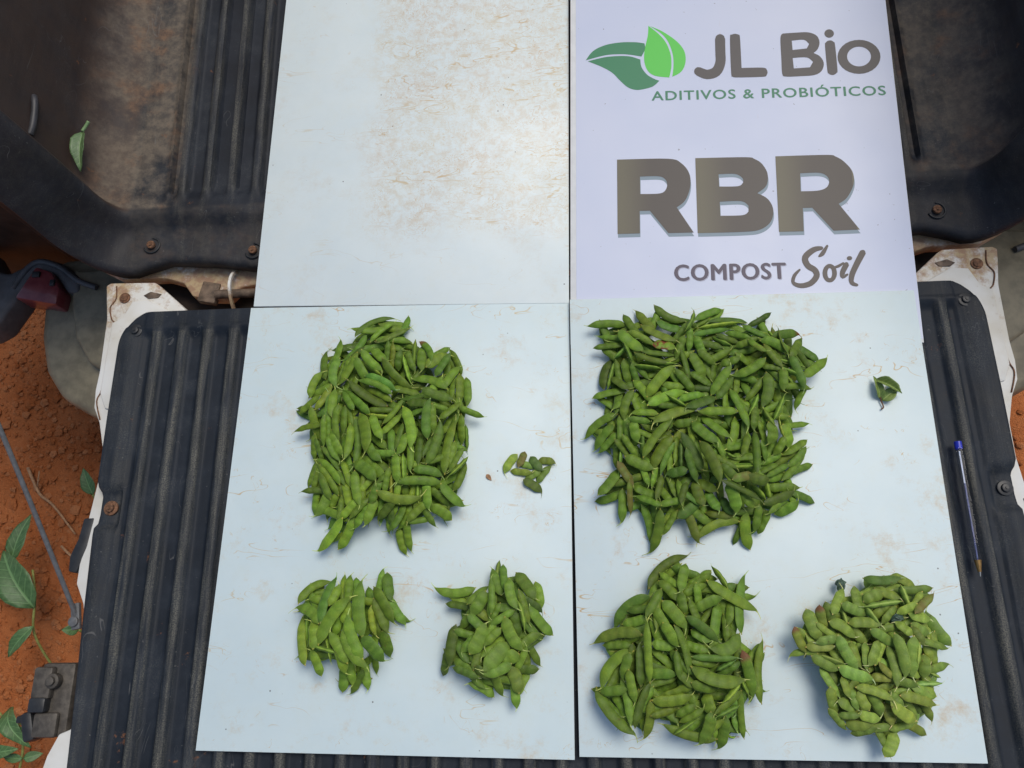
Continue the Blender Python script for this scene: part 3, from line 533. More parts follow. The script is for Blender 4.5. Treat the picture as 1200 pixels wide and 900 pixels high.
# ------------------------------------------------------------------ soybean pods
PODS = """
A0n -2603 1362 59 -118 0 -21 541 81 50 4
A0n -3073 1090 61 -23 0 2 453 82 54 0
A0n -1873 406 67 -122 0 -20 483 93 66 1
A0n -1628 517 81 -19 -10 -17 453 94 57 1
A0n -2062 2065 66 -52 0 -9 522 101 64 2
A0n -1376 37 63 -109 0 5 460 85 59 -8
A0n -2483 413 61 -16 0 -14 433 98 53 -9
A0n -2366 2066 76 -151 -7 -14 517 93 65 3
A0n -2772 1863 63 -176 0 2 519 88 59 7
A0n -2637 1805 94 -41 -11 -4 450 88 52 -4
A0n -2807 1452 67 -115 0 14 521 97 65 -3
A0n -2880 420 62 -63 0 -15 537 90 57 -1
A0n -2304 1083 63 -42 0 -6 480 97 58 -4
A0n -2758 1315 100 -52 -5 11 524 94 58 1
A0n -2164 1463 64 -123 0 -17 522 91 59 -2
A0n -1751 844 62 -69 0 -2 473 97 55 0
A0n -1963 1628 95 -82 -1 -3 475 99 58 -7
A0n -2699 1403 128 -141 9 7 518 91 54 -4
A0n -2519 2133 66 -139 0 -11 486 90 65 2
A0n -2644 1489 149 -107 9 10 496 100 55 2
A0n -1501 124 92 -20 8 15 523 100 59 -5
A0n -2410 1243 76 -42 -7 -5 485 87 64 5
A0n -2303 1720 63 -105 0 6 492 85 58 -8
A0n -1660 375 76 -146 -10 1 417 90 53 5
A0n -2644 110 61 -112 0 1 408 89 53 -9
A0n -1410 1703 64 -54 0 7 453 95 61 2
A0n -2267 1658 103 -52 -1 21 546 87 58 -1
A0n -2017 1024 90 -15 0 14 537 94 56 3
A0n -2792 1587 137 -111 4 -11 468 83 61 7
A0n -2561 516 83 -36 5 6 525 99 63 -2
A0n -2288 1996 97 -2 -16 14 423 86 56 0
A0n -2540 246 93 -174 9 15 440 94 59 -7
A0n -2677 1056 94 -61 -13 -14 498 100 60 5
A0n -1796 -119 66 -144 0 -20 471 91 64 -4
A0n -2154 769 76 -82 -7 -10 499 99 65 -7
A0n -2425 1344 123 -66 -1 1 555 91 53 5
A0n -2576 1465 179 -108 6 15 525 91 56 2
A0n -3030 1094 91 -23 -3 15 498 94 52 9
A0n -2155 1798 118 -128 4 -19 512 93 54 8
A0n -2474 2128 108 -148 4 11 428 87 64 9
A0n -1596 982 72 -121 3 13 528 85 52 8
A0n -2146 2226 110 -1 -11 12 489 95 64 1
A0n -1433 383 97 -170 13 -12 406 84 54 -3
A0n -2895 1795 113 -130 -18 -13 468 93 63 11
A0n -2541 207 116 -39 -19 -20 456 86 62 -4
A0n -1916 1005 122 -170 -1 16 518 92 53 10
A0n -1648 1039 89 -101 9 6 511 81 50 7
A0n -1741 1372 60 -163 0 -16 533 95 53 8
A0n -2913 1079 123 -167 -10 17 518 82 58 7
A0n -2677 1911 196 -166 9 6 439 100 61 -1
A0n -2183 9 64 -127 0 5 498 98 59 -7
A0n -2519 308 151 -84 6 -13 522 90 56 -3
A0n -2184 116 104 -141 -1 -2 440 98 55 -4
A0n -1905 757 104 -99 -17 -21 461 93 54 6
A0n -2448 -45 79 -115 -9 -10 477 98 64 -2
A0n -1473 1391 81 -127 0 20 468 96 65 8
A0n -2101 1714 149 -151 3 -1 482 100 58 8
A0n -1851 1642 88 -118 6 21 479 99 61 7
A0n -1531 797 72 -143 3 13 495 92 61 3
A0n -1895 -274 85 -83 -13 -1 401 85 56 -2
A0n -1809 1816 112 -26 -5 9 463 87 55 8
A0n -2696 207 152 -28 9 1 474 95 60 -2
A0n -2641 -207 73 -58 -3 7 415 100 55 8
A0n -2180 1182 120 -155 7 -12 474 97 55 8
A0n -2055 1886 157 -25 6 -3 536 88 61 0
A0n -1955 1936 164 -18 -3 14 468 86 57 1
A0n -1859 93 97 -98 10 -12 416 92 66 8
A0n -2116 2211 141 -4 -13 5 419 92 55 -10
A0n -1499 1248 117 -19 -4 -15 510 81 57 -1
A0n -2897 198 129 -87 -21 -19 480 98 60 1
A0n -2496 664 67 -65 0 -9 493 100 63 6
A0n -1852 1206 95 -20 -15 2 441 93 61 -5
A0n -2305 548 90 -14 -10 -6 515 84 63 4
A0n -2881 1184 177 -88 -5 12 523 97 63 -6
A0n -1787 1651 132 -36 -22 -20 475 93 59 9
A0n -2134 264 73 -156 -7 -7 421 83 60 -6
A0n -1485 1527 114 -93 2 16 523 100 55 1
A0n -1910 667 123 -160 -11 9 437 81 55 -1
A0n -2719 811 131 -66 -7 -11 521 88 60 2
A0n -2686 -79 123 -119 -15 7 425 90 52 4
A0n -2579 1091 130 -128 6 18 452 97 60 0
A0n -1859 1492 142 -75 -17 -16 499 99 53 -1
A0n -2949 1553 116 -150 -17 -12 508 97 66 0
A0n -1660 55 141 -2 -5 -20 455 97 63 -2
A0n -1750 1621 181 -123 5 5 540 91 58 -2
A0n -1575 1152 117 -14 0 15 430 83 60 -7
A0n -2381 1288 161 -159 0 6 442 94 65 5
A0n -2145 557 109 -99 -2 -4 478 99 54 -3
A0n -1649 1392 158 -131 3 4 500 96 53 -5
A0n -2076 792 163 -151 -4 2 504 97 63 2
A0n -1899 1350 181 -152 -2 -22 497 101 60 0
A0n -1866 262 105 -131 -3 10 402 99 54 -6
A0n -1385 493 122 -20 -5 10 414 85 65 -2
A0n -1387 308 131 -83 -12 -9 438 83 64 0
A0n -1741 443 139 -69 -6 12 498 92 61 7
A0n -2952 1500 139 -145 -20 7 534 86 64 5
A0n -3019 960 140 -111 -22 -12 407 99 56 5
A0n -2927 752 127 -85 -13 13 452 98 57 -3
A0n -1298 1088 120 -103 -10 -18 450 99 59 -5
A0n -2578 997 168 -2 -10 -9 451 98 58 8
A0n -1301 699 100 -103 11 -10 489 95 62 -3
A0n -1257 1012 147 -99 -9 17 464 98 53 -7
A0n -2580 85 202 -68 -3 -4 455 98 55 5
A0n -1630 859 144 -48 -6 12 483 88 59 -3
A0n -1442 971 170 -119 -4 -6 514 90 65 4
A0n -2406 1920 193 -172 4 -15 520 98 57 5
A0n -1861 1197 203 -67 -5 8 520 100 57 2
A0n -2057 352 145 -74 0 -6 468 100 60 -7
A0n -2050 1440 121 -120 -22 18 438 92 57 0
A0n -1898 38 178 -21 12 -14 515 97 56 0
A0n -2599 1903 233 -130 -2 -6 470 84 63 11
A0n -2109 -83 86 -65 -13 -7 437 87 66 5
A0n -2157 551 151 -146 -11 -22 436 92 61 -7
A0n -1444 10 184 -161 11 8 473 91 65 -1
A0n -2179 639 190 -43 11 4 554 97 65 -2
A0n -2012 1065 198 -52 1 -8 523 93 62 5
A0n -2120 1941 209 -24 -5 -19 435 96 64 -4
A0n -1388 1268 201 -46 7 -1 537 90 64 3
A0n -2101 342 195 -136 -20 3 455 83 58 2
A0n -1546 218 146 -38 -6 18 406 86 65 -5
A0n -1848 1090 227 -167 1 9 427 96 54 4
A0n -1702 77 223 -100 8 1 488 85 53 -1
A0n -1680 633 179 -59 -6 2 502 98 60 6
A0n -2650 780 167 -87 -9 21 427 82 61 2
A0n -2454 -53 224 -135 0 8 423 98 57 -9
A0n -2264 684 203 -174 -17 6 484 97 53 5
A0n -2709 4 170 -116 -21 -15 387 90 57 -5
A0n -1909 1318 246 -15 -5 -16 432 99 54 7
A0n -2307 346 196 -10 5 -13 478 84 61 -8
A0n -2602 544 158 -144 -4 10 424 95 60 -5
A0n -1784 1317 254 -166 0 21 513 83 53 10
A0n -2283 200 239 -98 0 3 403 97 63 5
A0n -2474 68 243 -155 -8 19 505 98 59 -5
A0n -1330 695 161 -95 1 16 460 81 60 1
A0n -2375 1615 162 -43 14 -16 526 94 60 6
A0n -2859 1175 226 -134 7 -20 448 89 59 6
A0n -1910 571 262 -70 17 -21 401 99 54 -8
A0n -1433 285 183 -151 -1 11 447 100 64 -3
A0n -1675 563 210 -58 -6 15 429 86 66 3
A0n -1844 247 289 -85 -15 -10 476 95 54 -6
A0n -2970 956 232 -75 -18 2 452 99 56 -1
A0n -2662 -100 231 -23 11 4 485 95 53 4
A0n -1256 1244 236 -97 11 -15 506 85 56 -9
A0n -2696 -381 80 -158 -12 -15 412 86 59 -9
A0n -2206 -76 125 -166 -16 -19 486 98 59 -8
A0n -2420 2158 238 -177 12 10 511 93 55 9
A0n -1490 530 185 -83 4 -14 524 94 65 -2
A0n -2052 905 189 -41 10 -18 504 99 55 3
A0n -2857 606 139 -81 -17 -11 486 92 64 3
A0n -2302 183 297 -89 2 -18 446 83 64 -9
A0n -2096 -42 195 -130 -20 -5 356 96 64 1
A0n -2597 -57 273 -93 4 -17 361 70 53 3
A0n -2798 1853 238 73 7 -15 379 96 52 -10
A0n -2953 1365 224 -157 -10 -9 397 90 66 3
A0n -2081 2131 166 -113 18 6 545 83 53 11
A1n -1896 -379 101 -73 -16 6 345 96 58 -7
A0n -2573 1748 257 -132 -4 7 399 77 55 -7
A0n -2231 2099 238 43 -6 -3 436 70 53 7
A0n -2999 424 77 73 8 -18 366 70 43 2
A13 -2318 2156 219 32 -18 -3 600 74 51 18
A0n -2122 -39 226 -92 -11 -22 360 77 48 -3
A0n -2912 47 116 -97 -23 12 347 90 64 -6
A1n -2514 -266 253 66 17 14 469 109 53 -7
A1n -3068 899 243 -172 -18 17 413 83 54 -7
A0n -2337 -129 311 -115 -4 22 347 115 61 -1
A0n -2881 1277 285 61 -5 -5 380 90 61 -1
A1n -1275 373 218 73 0 6 422 90 58 -9
A1n -1140 1081 241 -18 -18 20 357 77 59 -3
A0n -1992 -148 203 -107 -19 12 390 90 59 -10
A0n -3050 1209 229 35 18 5 382 79 55 2
A0n -2387 992 170 -65 -1 17 456 102 58 3
A0n -2579 1019 207 -72 -1 13 430 87 54 1
A0n -1671 190 240 69 -7 21 499 85 63 2
A0n -2250 1194 201 101 0 -1 531 101 66 -9
A0n -2302 477 236 131 -12 3 489 96 58 -2
A0n -2457 1075 213 75 -5 -15 474 92 59 -7
A0n -1715 576 249 -76 -5 22 417 85 64 7
A0n -2362 524 247 149 -13 21 581 82 59 1
A0n -1753 1650 213 62 -5 21 473 94 55 -5
A0n -2032 441 283 90 0 -6 394 102 54 -3
A0n -2856 1137 305 86 -2 20 486 85 63 -8
A0n -2082 1961 242 -2 -11 3 483 87 63 5
A0n -1989 510 321 133 -14 -15 494 86 59 5
A0n -1583 1373 276 58 -6 10 401 97 59 2
A0n -1817 476 354 -13 -12 -16 409 96 64 -1
A0n -1616 1259 294 -140 15 21 461 103 61 11
A0n -2141 1795 197 3 13 -19 547 93 54 2
A1n -2117 2024 274 -147 13 16 439 83 55 -2
A0n -1392 1758 103 117 -3 -20 422 83 58 -6
A0n -1878 -123 203 -120 -15 -11 350 83 63 4
A0n -2664 1604 258 -112 -12 21 373 77 53 -2
A0n -1590 306 295 91 13 6 480 90 61 8
A0n -2549 639 214 102 0 -19 537 100 63 10
A1n -1487 -65 221 151 16 -17 342 122 54 -8
A0n -2910 316 221 -105 -11 6 357 77 50 -3
A0n -2012 -95 253 -80 -17 18 383 102 53 0
A0n -2539 157 254 110 -14 8 401 96 55 -2
A0n -1445 854 207 58 -1 7 417 90 56 6
A0n -2156 487 312 -39 12 -21 455 104 60 -4
A0n -2223 914 223 71 8 -5 442 87 57 7
A0n -2338 434 293 165 -15 -21 450 82 56 -4
A1n -1814 -332 158 -82 -21 8 377 90 55 -6
A0n -2123 1799 237 87 15 -8 391 70 46 -4
A0n -1478 96 253 -41 -17 19 345 90 62 2
A0n -2971 688 173 -92 -21 21 353 90 64 -4
A1n -2227 -90 335 -110 -4 -12 346 109 54 -1
A0n -2498 -53 312 -133 -7 -6 352 96 56 1
A1n -2937 1740 129 99 -21 -7 499 96 56 6
A0n -2549 351 251 -68 3 -6 387 77 52 2
A0n -1677 -139 241 13 -18 7 342 70 46 -3
A1n -2701 -326 246 -130 -17 21 529 134 58 4
A0n -1595 -104 251 -55 -10 16 354 77 50 -3
A0n -2016 199 336 -89 -8 -11 353 65 82 2
A0n -2273 259 335 49 6 20 355 70 40 -1
A0n -2912 173 223 -178 5 -3 364 77 54 -5
A0n -2179 1041 268 -5 -2 -17 382 65 82 -4
A0n -1583 1809 192 -141 20 -12 393 77 59 -2
A0n -2802 896 307 -90 -15 -11 357 70 43 3
A1n -2072 -45 303 -132 -15 -3 353 102 60 2
A1n -2630 1605 288 -119 -8 9 487 96 61 3
A0n -1926 186 366 -96 -5 -3 354 77 51 0
A0n -1221 801 93 -88 -17 -10 357 58 82 1
A0n -2369 -49 336 -132 -4 6 350 77 49 -1
A1n -2985 1451 234 69 -4 20 390 96 53 12
A0n -1839 1772 260 -94 -17 -12 405 65 82 -2
A1n -2814 25 239 -115 1 -19 353 122 59 7
A0n -1721 191 273 -86 10 -13 376 65 82 0
A0n -1800 193 284 -97 0 -17 359 70 48 6
A0n -2641 376 216 -60 14 -15 419 70 47 0
A0n -2182 1119 262 -1 0 4 381 70 48 -2
A0n -1364 693 202 166 9 -6 365 70 49 -1
A1n -2832 845 313 -90 -14 -16 393 77 57 -2
A1n -2729 1567 263 -88 4 -6 414 109 56 -16
A0n -1744 1074 343 23 13 -12 363 70 42 2
A0n -2020 689 371 -81 12 -8 402 90 60 -1
A0n -2195 408 353 -42 11 11 476 115 56 -3
A0n -1521 508 336 -158 13 -1 354 77 57 0
A0n -1919 1599 250 -73 -1 9 407 65 82 -2
A0n -2902 640 189 -70 -17 21 358 70 48 -1
A0n -1343 544 320 -97 0 -11 369 96 54 0
A0n -1958 757 371 -101 12 14 385 70 52 1
A0n -2167 121 374 -111 -7 -2 349 102 61 -7
A0n -2101 577 395 -3 11 19 387 83 56 -3
A1n -2047 940 333 52 -14 -12 372 90 60 -3
A0n -1395 1394 199 -89 19 17 447 77 48 2
A1n -2447 1594 292 -59 -15 10 376 115 57 0
A1n -1215 1312 250 -86 9 4 421 96 55 6
A1n -2781 319 264 128 2 -17 514 83 61 -4
A1n -2786 242 283 114 6 -5 371 90 64 1
A1n -1963 -137 266 -120 0 20 395 96 64 7
A0n -2313 1610 293 -39 -15 -16 366 58 82 0
A1n -1253 860 253 -88 -16 21 391 96 57 -3
A1n -2212 1416 288 -27 -2 21 467 109 62 9
A1n -2739 1202 326 91 -12 14 417 109 59 4
A0n -1809 517 381 -88 2 -6 373 83 57 1
A0n -2065 335 399 -136 4 19 351 77 52 1
A0n -2750 529 258 -54 -8 -17 383 77 55 8
A1n -1716 -84 301 -134 0 -5 350 96 61 -5
A0n -2686 660 289 -62 -4 -16 386 77 55 -12
A0n -1386 1537 204 60 -19 2 414 102 53 5
A1n -2309 1699 337 -42 -13 -2 393 102 65 -8
A1n -1601 99 326 -82 1 11 363 109 64 0
A0n -1870 385 396 -85 -1 12 366 65 82 1
A0n -2051 242 400 -100 -10 -19 348 70 43 0
A1n -2385 176 338 -75 5 -5 466 109 60 -5
A0n -1299 490 337 -118 1 3 363 70 40 -1
A0n -1746 1729 256 -84 17 -9 407 115 63 -1
A0n -2175 1828 268 84 16 -5 368 70 54 0
A1n -1283 421 335 -132 13 -15 363 58 82 3
A0n -1546 1716 248 34 -17 8 375 128 52 7
A0n -1500 1122 363 -14 -12 5 284 70 50 -2
A1n -1891 134 371 -4 -7 16 554 115 63 -13
A0n -1333 950 296 62 15 -16 282 77 56 2
A1n -1306 1360 255 -90 4 -21 391 109 53 5
A1n -1719 616 323 -89 14 2 416 96 59 0
A0n -2199 593 395 -49 10 8 324 109 60 -10
A1n -1727 231 379 -178 11 -10 572 102 59 -6
A1n -2793 407 224 136 -10 -13 502 90 54 -10
A0n -2283 1311 227 154 -9 -7 466 90 56 -8
A1n -2303 1368 313 159 0 -7 508 79 61 -11
A1n -1314 109 286 -42 -16 -21 410 115 53 -5
A1n -2503 708 269 -88 3 -16 654 90 62 10
A1r -1719 1811 263 -62 16 5 387 83 59 14
A1n -2657 714 314 -62 -4 13 361 109 52 -12
A0n -2256 1788 267 -47 17 -11 336 115 62 0
A0n -1916 664 410 -106 10 5 296 102 58 6
A0n -1723 1155 381 -7 11 -10 351 109 61 2
A0n -2014 1745 242 81 18 12 288 96 58 9
A0n -2190 744 267 -43 10 -2 331 102 52 -3
A0n -1806 760 373 -100 12 8 309 90 65 8
A0n -2051 1113 282 57 -7 -2 425 70 50 -5
A1n -2198 879 370 -62 12 -4 401 109 61 -4
A1n -1940 380 434 -83 -1 15 370 109 62 -2
A1n -2633 995 233 -89 -4 6 374 90 61 -2
A0n -1415 945 235 59 -2 -21 297 96 54 3
A0n -1865 1700 277 -66 0 8 325 83 57 -6
A1n -1375 1087 348 42 -7 -14 344 90 54 -3
A0n -1630 657 323 -111 14 -21 300 77 51 1
A0n -1566 960 382 -85 -11 -3 373 96 64 -1
A1n -2005 1544 293 -43 -9 22 564 109 60 -9
A1n -2515 1231 247 138 -11 -19 552 102 62 0
A1n -1553 722 375 75 -1 9 577 109 64 -7
A1n -1604 986 406 86 10 7 514 109 60 7
A1n -2570 722 294 -94 7 -14 479 96 58 7
A1n -1501 1247 443 -17 -8 1 433 109 60 -6
A1n -2642 929 361 -86 -12 4 472 83 62 -11
A1n -2379 797 358 -77 12 17 570 143 61 10
A1n -1594 344 347 -12 -13 2 373 109 64 10
A1n -2385 1348 262 145 6 15 630 109 62 8
A1n -2305 364 371 -39 12 6 417 138 63 7
A1n -1490 1674 260 58 2 -3 374 96 54 1
A0n -2599 1243 267 123 -8 -5 326 83 58 3
A1n -1876 850 384 -78 11 0 611 122 65 9
A1n -1664 1401 289 165 -7 12 506 109 60 -14
A1n -1347 684 338 79 -1 -14 717 109 55 7
B0n -2110 -1320 64 -81 0 -15 452 87 60 4
B0n -2310 -1701 61 -144 0 16 453 86 55 -1
B0n -2163 -1487 101 -98 -3 20 397 93 59 3
B0n -2653 -1206 64 -74 0 -8 475 96 61 -1
B0n -2836 -1511 61 -156 0 3 444 96 54 7
B0n -2344 -1625 89 -100 9 3 364 91 66 -9
B0n -2912 -999 59 -133 0 -16 434 81 50 3
B0n -2577 -1383 102 -29 -3 4 498 93 53 7
B0n -2693 -1137 113 -137 12 20 402 101 57 9
B0n -2617 -1572 79 -36 -12 -22 382 91 61 8
B0n -2511 -995 100 -143 14 13 457 80 52 -7
B0n -2065 -947 63 -69 0 -12 460 83 58 5
B0n -2886 -1401 80 -87 5 1 433 95 55 -3
B0n -2688 -1574 119 -123 -22 21 422 99 53 -10
B0n -1948 -1170 78 -20 -9 15 431 100 66 1
B0n -2255 -1151 62 -92 0 20 386 87 56 -1
B0n -2890 -1143 98 -120 4 13 382 90 61 -1
B0n -2511 -1618 147 -16 -7 -18 423 94 59 8
B0n -2351 -1834 80 -172 7 -1 391 89 56 -2
B0n -2925 -1001 110 -90 17 9 383 92 63 4
B0n -2552 -1420 224 -105 0 22 425 93 65 0
B0n -2314 -1235 96 -44 9 -18 479 81 58 1
B0n -2784 -901 104 -176 15 -3 370 85 64 8
B0n -2197 -1037 111 -68 16 0 409 100 52 -3
B0n -2268 -1363 136 -129 -14 15 389 93 58 3
B0n -2596 -1598 243 -164 -11 -13 442 92 54 -8
B0n -2626 -1426 258 -109 3 20 442 96 55 1
B0n -2418 -1320 225 -66 -18 4 451 80 50 -3
B0n -2587 -1001 155 -3 0 -10 476 95 53 3
B0n -2714 -1585 269 -171 -16 -6 445 88 60 0
B0n -2209 -1787 109 -77 0 -10 327 96 58 -1
B0n -2580 -1521 336 -71 13 4 334 47 82 2
B0n -2798 -1066 171 -63 -8 -6 347 80 54 -1
B0n -2457 -1788 138 90 7 -3 324 112 61 -4
B0n -2572 -1521 369 -14 0 -7 350 54 82 -1
B1n -2721 -1639 297 115 12 -11 330 104 61 0
B0n -2130 -802 103 80 0 5 344 80 52 0
B0n -2133 -1638 108 -85 -23 13 328 80 49 2
B1n -2313 -1845 117 -118 -18 -17 337 88 60 3
B0n -2720 -1033 201 171 5 -3 401 100 61 -4
B0n -2361 -919 142 -74 22 -16 363 96 60 -1
B0n -2513 -863 141 95 -22 14 354 72 52 3
B0n -2205 -1018 172 172 17 -11 458 86 57 2
B1n -2761 -1359 362 102 -12 6 333 120 64 -8
B0n -2874 -1338 133 -87 -6 8 335 63 82 -3
B1n -2796 -936 194 35 -20 -7 457 96 64 18
B1n -1902 -1123 125 -55 -10 -14 389 104 56 -5
B0n -2111 -1262 201 -76 -7 17 334 88 55 0
B0n -2361 -1044 229 -98 -18 0 334 80 51 2
B1n -2012 -874 159 -77 11 -18 353 120 61 -2
B1n -2893 -1403 197 103 -17 -16 602 112 66 7
B0n -2504 -1220 300 78 9 14 329 104 60 4
B1n -2372 -1748 173 -77 -11 -11 326 96 65 1
B1n -2008 -1468 169 -75 -21 12 327 128 60 4
B0n -2425 -1631 368 -73 -12 -6 321 112 65 1
B1n -2858 -1175 321 152 -14 10 389 120 54 -14
B1n -2063 -1183 243 -65 -1 -21 442 120 64 3
B1n -2465 -1483 413 126 0 8 417 120 65 -3
B1n -2427 -874 210 96 -19 11 351 96 60 5
B1n -2605 -991 320 76 -14 -19 568 120 66 10
B1n -2134 -1234 232 -78 -9 -17 358 70 46 -8
B0n -2406 -1134 326 84 -6 5 272 128 53 3
B1n -2237 -1488 426 -53 0 -8 544 120 60 -16
B1n -2560 -950 325 70 -14 10 272 96 61 -3
B1n -2026 -1075 271 -58 -2 16 494 120 58 3
B1n -2277 -1359 442 112 0 3 542 128 66 8
B1n -2224 -1073 412 97 -10 -3 658 144 60 8
B1n -2074 -1519 444 -47 -8 15 383 144 65 1
B1n -2496 -1213 402 56 1 -11 640 144 56 10
C0n -574 -1363 61 -123 0 -4 437 96 54 -1
C0n -1203 -966 62 -25 0 4 430 82 57 -2
C0n -1174 -1237 62 -78 0 -8 368 84 57 5
C0n -1198 -1465 62 -76 0 14 399 90 56 0
C0n -1082 -1423 80 -18 -10 -9 468 92 52 -4
C0n -588 -1822 61 -104 0 11 353 95 53 -9
C0n -933 -1055 77 -165 5 17 435 95 59 -2
C0n -927 -1804 67 -67 0 -7 390 87 65 -1
C0n -644 -1521 100 -179 0 13 407 83 64 -7
C0n -1164 -1577 101 -26 -4 6 389 88 57 8
C0n -890 -979 87 -157 9 17 423 100 54 -9
C0n -449 -1214 102 -57 0 -1 417 95 63 4
C0n -706 -1872 103 -5 0 -21 404 81 61 4
C0n -749 -1322 67 -124 0 10 447 87 65 -1
C0n -1228 -1021 111 -30 1 -22 439 98 64 9
C0n -720 -807 65 -167 0 9 417 82 61 -3
C0n -595 -963 80 -173 4 5 473 98 60 7
C0n -1223 -1624 118 -160 -22 10 421 92 57 -9
C0n -728 -1852 142 -9 0 5 395 91 52 9
C0n -1183 -1591 186 -25 1 -14 460 98 65 -5
C0n -724 -1129 115 -19 0 19 443 99 63 -9
C0n -611 -1579 123 -105 -14 -4 429 92 65 -1
C0n -848 -1288 94 -46 11 -13 383 87 61 -6
C0n -544 -1192 147 -2 -3 21 414 98 54 -9
C0n -807 -1764 174 -165 2 -19 396 87 57 -2
C0n -692 -893 107 -148 0 17 389 89 57 0
C0n -493 -1643 113 -90 -13 -20 372 100 64 -6
C0n -691 -1003 149 -132 0 -6 474 87 65 4
C0n -1017 -1636 199 -139 20 20 382 84 63 3
C0n -733 -1167 180 -167 0 21 460 95 54 -4
C0n -1130 -1467 189 -18 13 -12 452 93 64 -1
C0n -1084 -1246 124 -76 -8 -16 436 98 59 1
C0n -708 -1024 183 -33 15 -16 456 91 56 -2
C0n -540 -1351 177 -177 15 15 400 98 58 -1
C0n -770 -853 149 -67 22 -5 440 89 60 -2
C0n -904 -1812 209 -9 1 0 408 88 54 3
C0n -1216 -1053 172 -39 8 -5 402 96 55 7
C0n -1055 -1012 145 -39 -5 -11 407 100 60 -2
C0n -870 -1235 198 -19 -7 -20 382 90 52 0
C0n -434 -1553 155 -60 -21 -13 324 85 60 1
C0n -551 -1856 170 -116 7 14 317 102 65 -5
C0n -610 -1944 212 -85 -6 -15 313 102 61 -2
C16 -988 -1898 218 155 15 14 342 102 55 -10
C0n -1025 -1794 262 -42 -3 -16 326 70 48 0
C0n -711 -1788 247 -7 3 14 336 85 58 0
C0n -1362 -1618 194 80 20 -22 329 102 59 -2
C12 -1209 -1065 207 -9 8 -21 357 85 60 3
C1n -794 -1836 259 -70 -17 20 316 102 54 0
C11 -1301 -858 194 178 -4 -3 502 102 65 14
C0n -918 -1190 237 171 7 -8 435 89 62 -3
C0n -622 -1131 253 -59 0 -14 391 103 66 3
C0n -943 -1693 312 -2 7 -12 396 95 64 -9
C0n -592 -1096 283 34 -3 -11 420 91 64 9
C0n -395 -959 107 -81 0 0 338 102 53 7
C0n -1068 -1593 289 -52 16 3 332 77 59 1
C0n -864 -1073 226 -87 18 9 449 83 60 2
C0n -1128 -1692 310 -31 15 12 340 102 55 1
C0n -828 -730 147 -95 21 0 352 67 82 0
C1n -1113 -1734 341 -20 13 14 341 85 61 2
C0n -451 -1051 281 -31 -16 15 332 102 52 4
C0n -1132 -1265 220 25 19 -2 353 102 59 -2
C0n -1128 -1200 268 -127 -15 14 335 102 64 -1
C0n -413 -1416 210 35 -19 -2 332 94 57 5
C0n -969 -1133 316 -34 -9 -17 334 102 63 -3
C0n -1005 -950 332 40 -14 -22 333 85 63 5
C0n -691 -1074 315 0 0 -20 342 102 53 -4
C1n -361 -1187 251 129 17 21 446 116 56 5
C0n -456 -1305 254 -48 -12 -17 327 94 60 1
C1n -541 -1668 188 174 -1 -12 338 102 57 6
C0n -1165 -1528 287 -55 16 -16 333 94 65 0
C0n -1026 -1555 324 83 -14 12 315 102 60 -7
C0n -606 -1261 291 -83 -15 -5 322 119 60 -2
C0n -840 -1176 326 -114 -8 8 328 85 56 -4
C1n -457 -1423 280 37 -2 17 332 102 54 12
C1n -833 -795 212 110 -14 11 350 102 59 3
C0n -780 -1435 230 39 18 19 340 85 52 1
C1n -509 -862 242 -53 18 -13 417 137 58 3
C1n -1270 -1482 286 -96 0 3 471 119 60 -4
C0n -554 -1574 284 64 16 -7 325 77 57 -3
C1n -1016 -1048 364 -122 -4 -10 329 137 63 1
C1n -639 -1778 280 113 0 7 315 137 63 -8
C0n -1111 -1338 276 -12 -16 9 331 85 59 -5
C0n -746 -781 222 -82 19 -3 349 85 61 -2
C0n -1005 -1263 344 -44 -13 -16 327 102 66 3
C0n -889 -1353 338 -117 0 -21 323 77 51 -2
C0n -885 -1073 362 -98 -12 16 259 77 56 3
C1n -526 -1084 329 -73 -6 -18 412 85 62 2
C0n -858 -1484 312 -141 12 16 360 102 59 -1
C1n -879 -947 396 93 -5 -2 411 72 50 -3
C0n -1116 -1448 309 -132 6 7 255 102 64 2
C0n -919 -1716 356 -28 -11 20 256 102 62 -10
C1n -760 -1189 353 -148 2 -7 332 77 58 -1
C0n -860 -1383 358 -134 3 -3 280 94 61 -1
C0n -700 -1599 295 -154 -3 -15 282 154 57 0
C1n -560 -1178 344 -78 -8 -6 356 67 82 6
C1n -631 -949 362 -72 12 -9 377 111 55 -9
C1n -1006 -1375 378 65 0 15 384 154 52 -11
C1n -810 -1687 349 -160 12 0 346 111 53 8
C1n -817 -1585 350 -130 13 -9 429 167 52 -5
C1n -618 -1349 342 -59 -7 5 432 128 59 -9
D0n 616 425 107 -44 0 -9 490 89 56 8
D0n 2133 2020 132 -121 -1 21 540 84 60 6
D0n 2316 507 105 -108 -1 21 414 95 52 4
D0n 2459 1165 118 -94 -1 6 444 89 58 -2
D0n 430 973 113 -157 0 11 508 99 53 9
D0n 697 105 104 -71 -1 -16 455 99 62 4
D0n 1563 1897 130 -62 -1 -4 512 85 60 -3
D0n 862 1795 128 -18 0 14 415 81 59 0
D0n 2430 1265 166 -94 -1 13 493 98 63 1
D0n 2062 1328 124 -14 0 10 468 87 66 0
D0n 1184 1035 117 -58 -1 8 515 98 60 -1
D0n 2507 1324 195 -72 -9 12 411 84 58 1
D0n 396 1925 127 -75 -1 -16 473 89 53 9
D0n 1386 1494 121 -53 -1 7 499 95 55 0
D0n 1461 19 101 -19 0 -14 443 80 59 -7
D0n 1045 1383 123 -134 0 2 463 90 60 -9
D0n 864 690 108 -70 -1 16 486 80 53 -3
D0n 1791 -102 110 -35 -8 21 426 94 62 -8
D0n 1970 1354 170 -125 0 -10 516 97 57 0
D0n 1959 2096 142 -31 4 -1 425 92 56 0
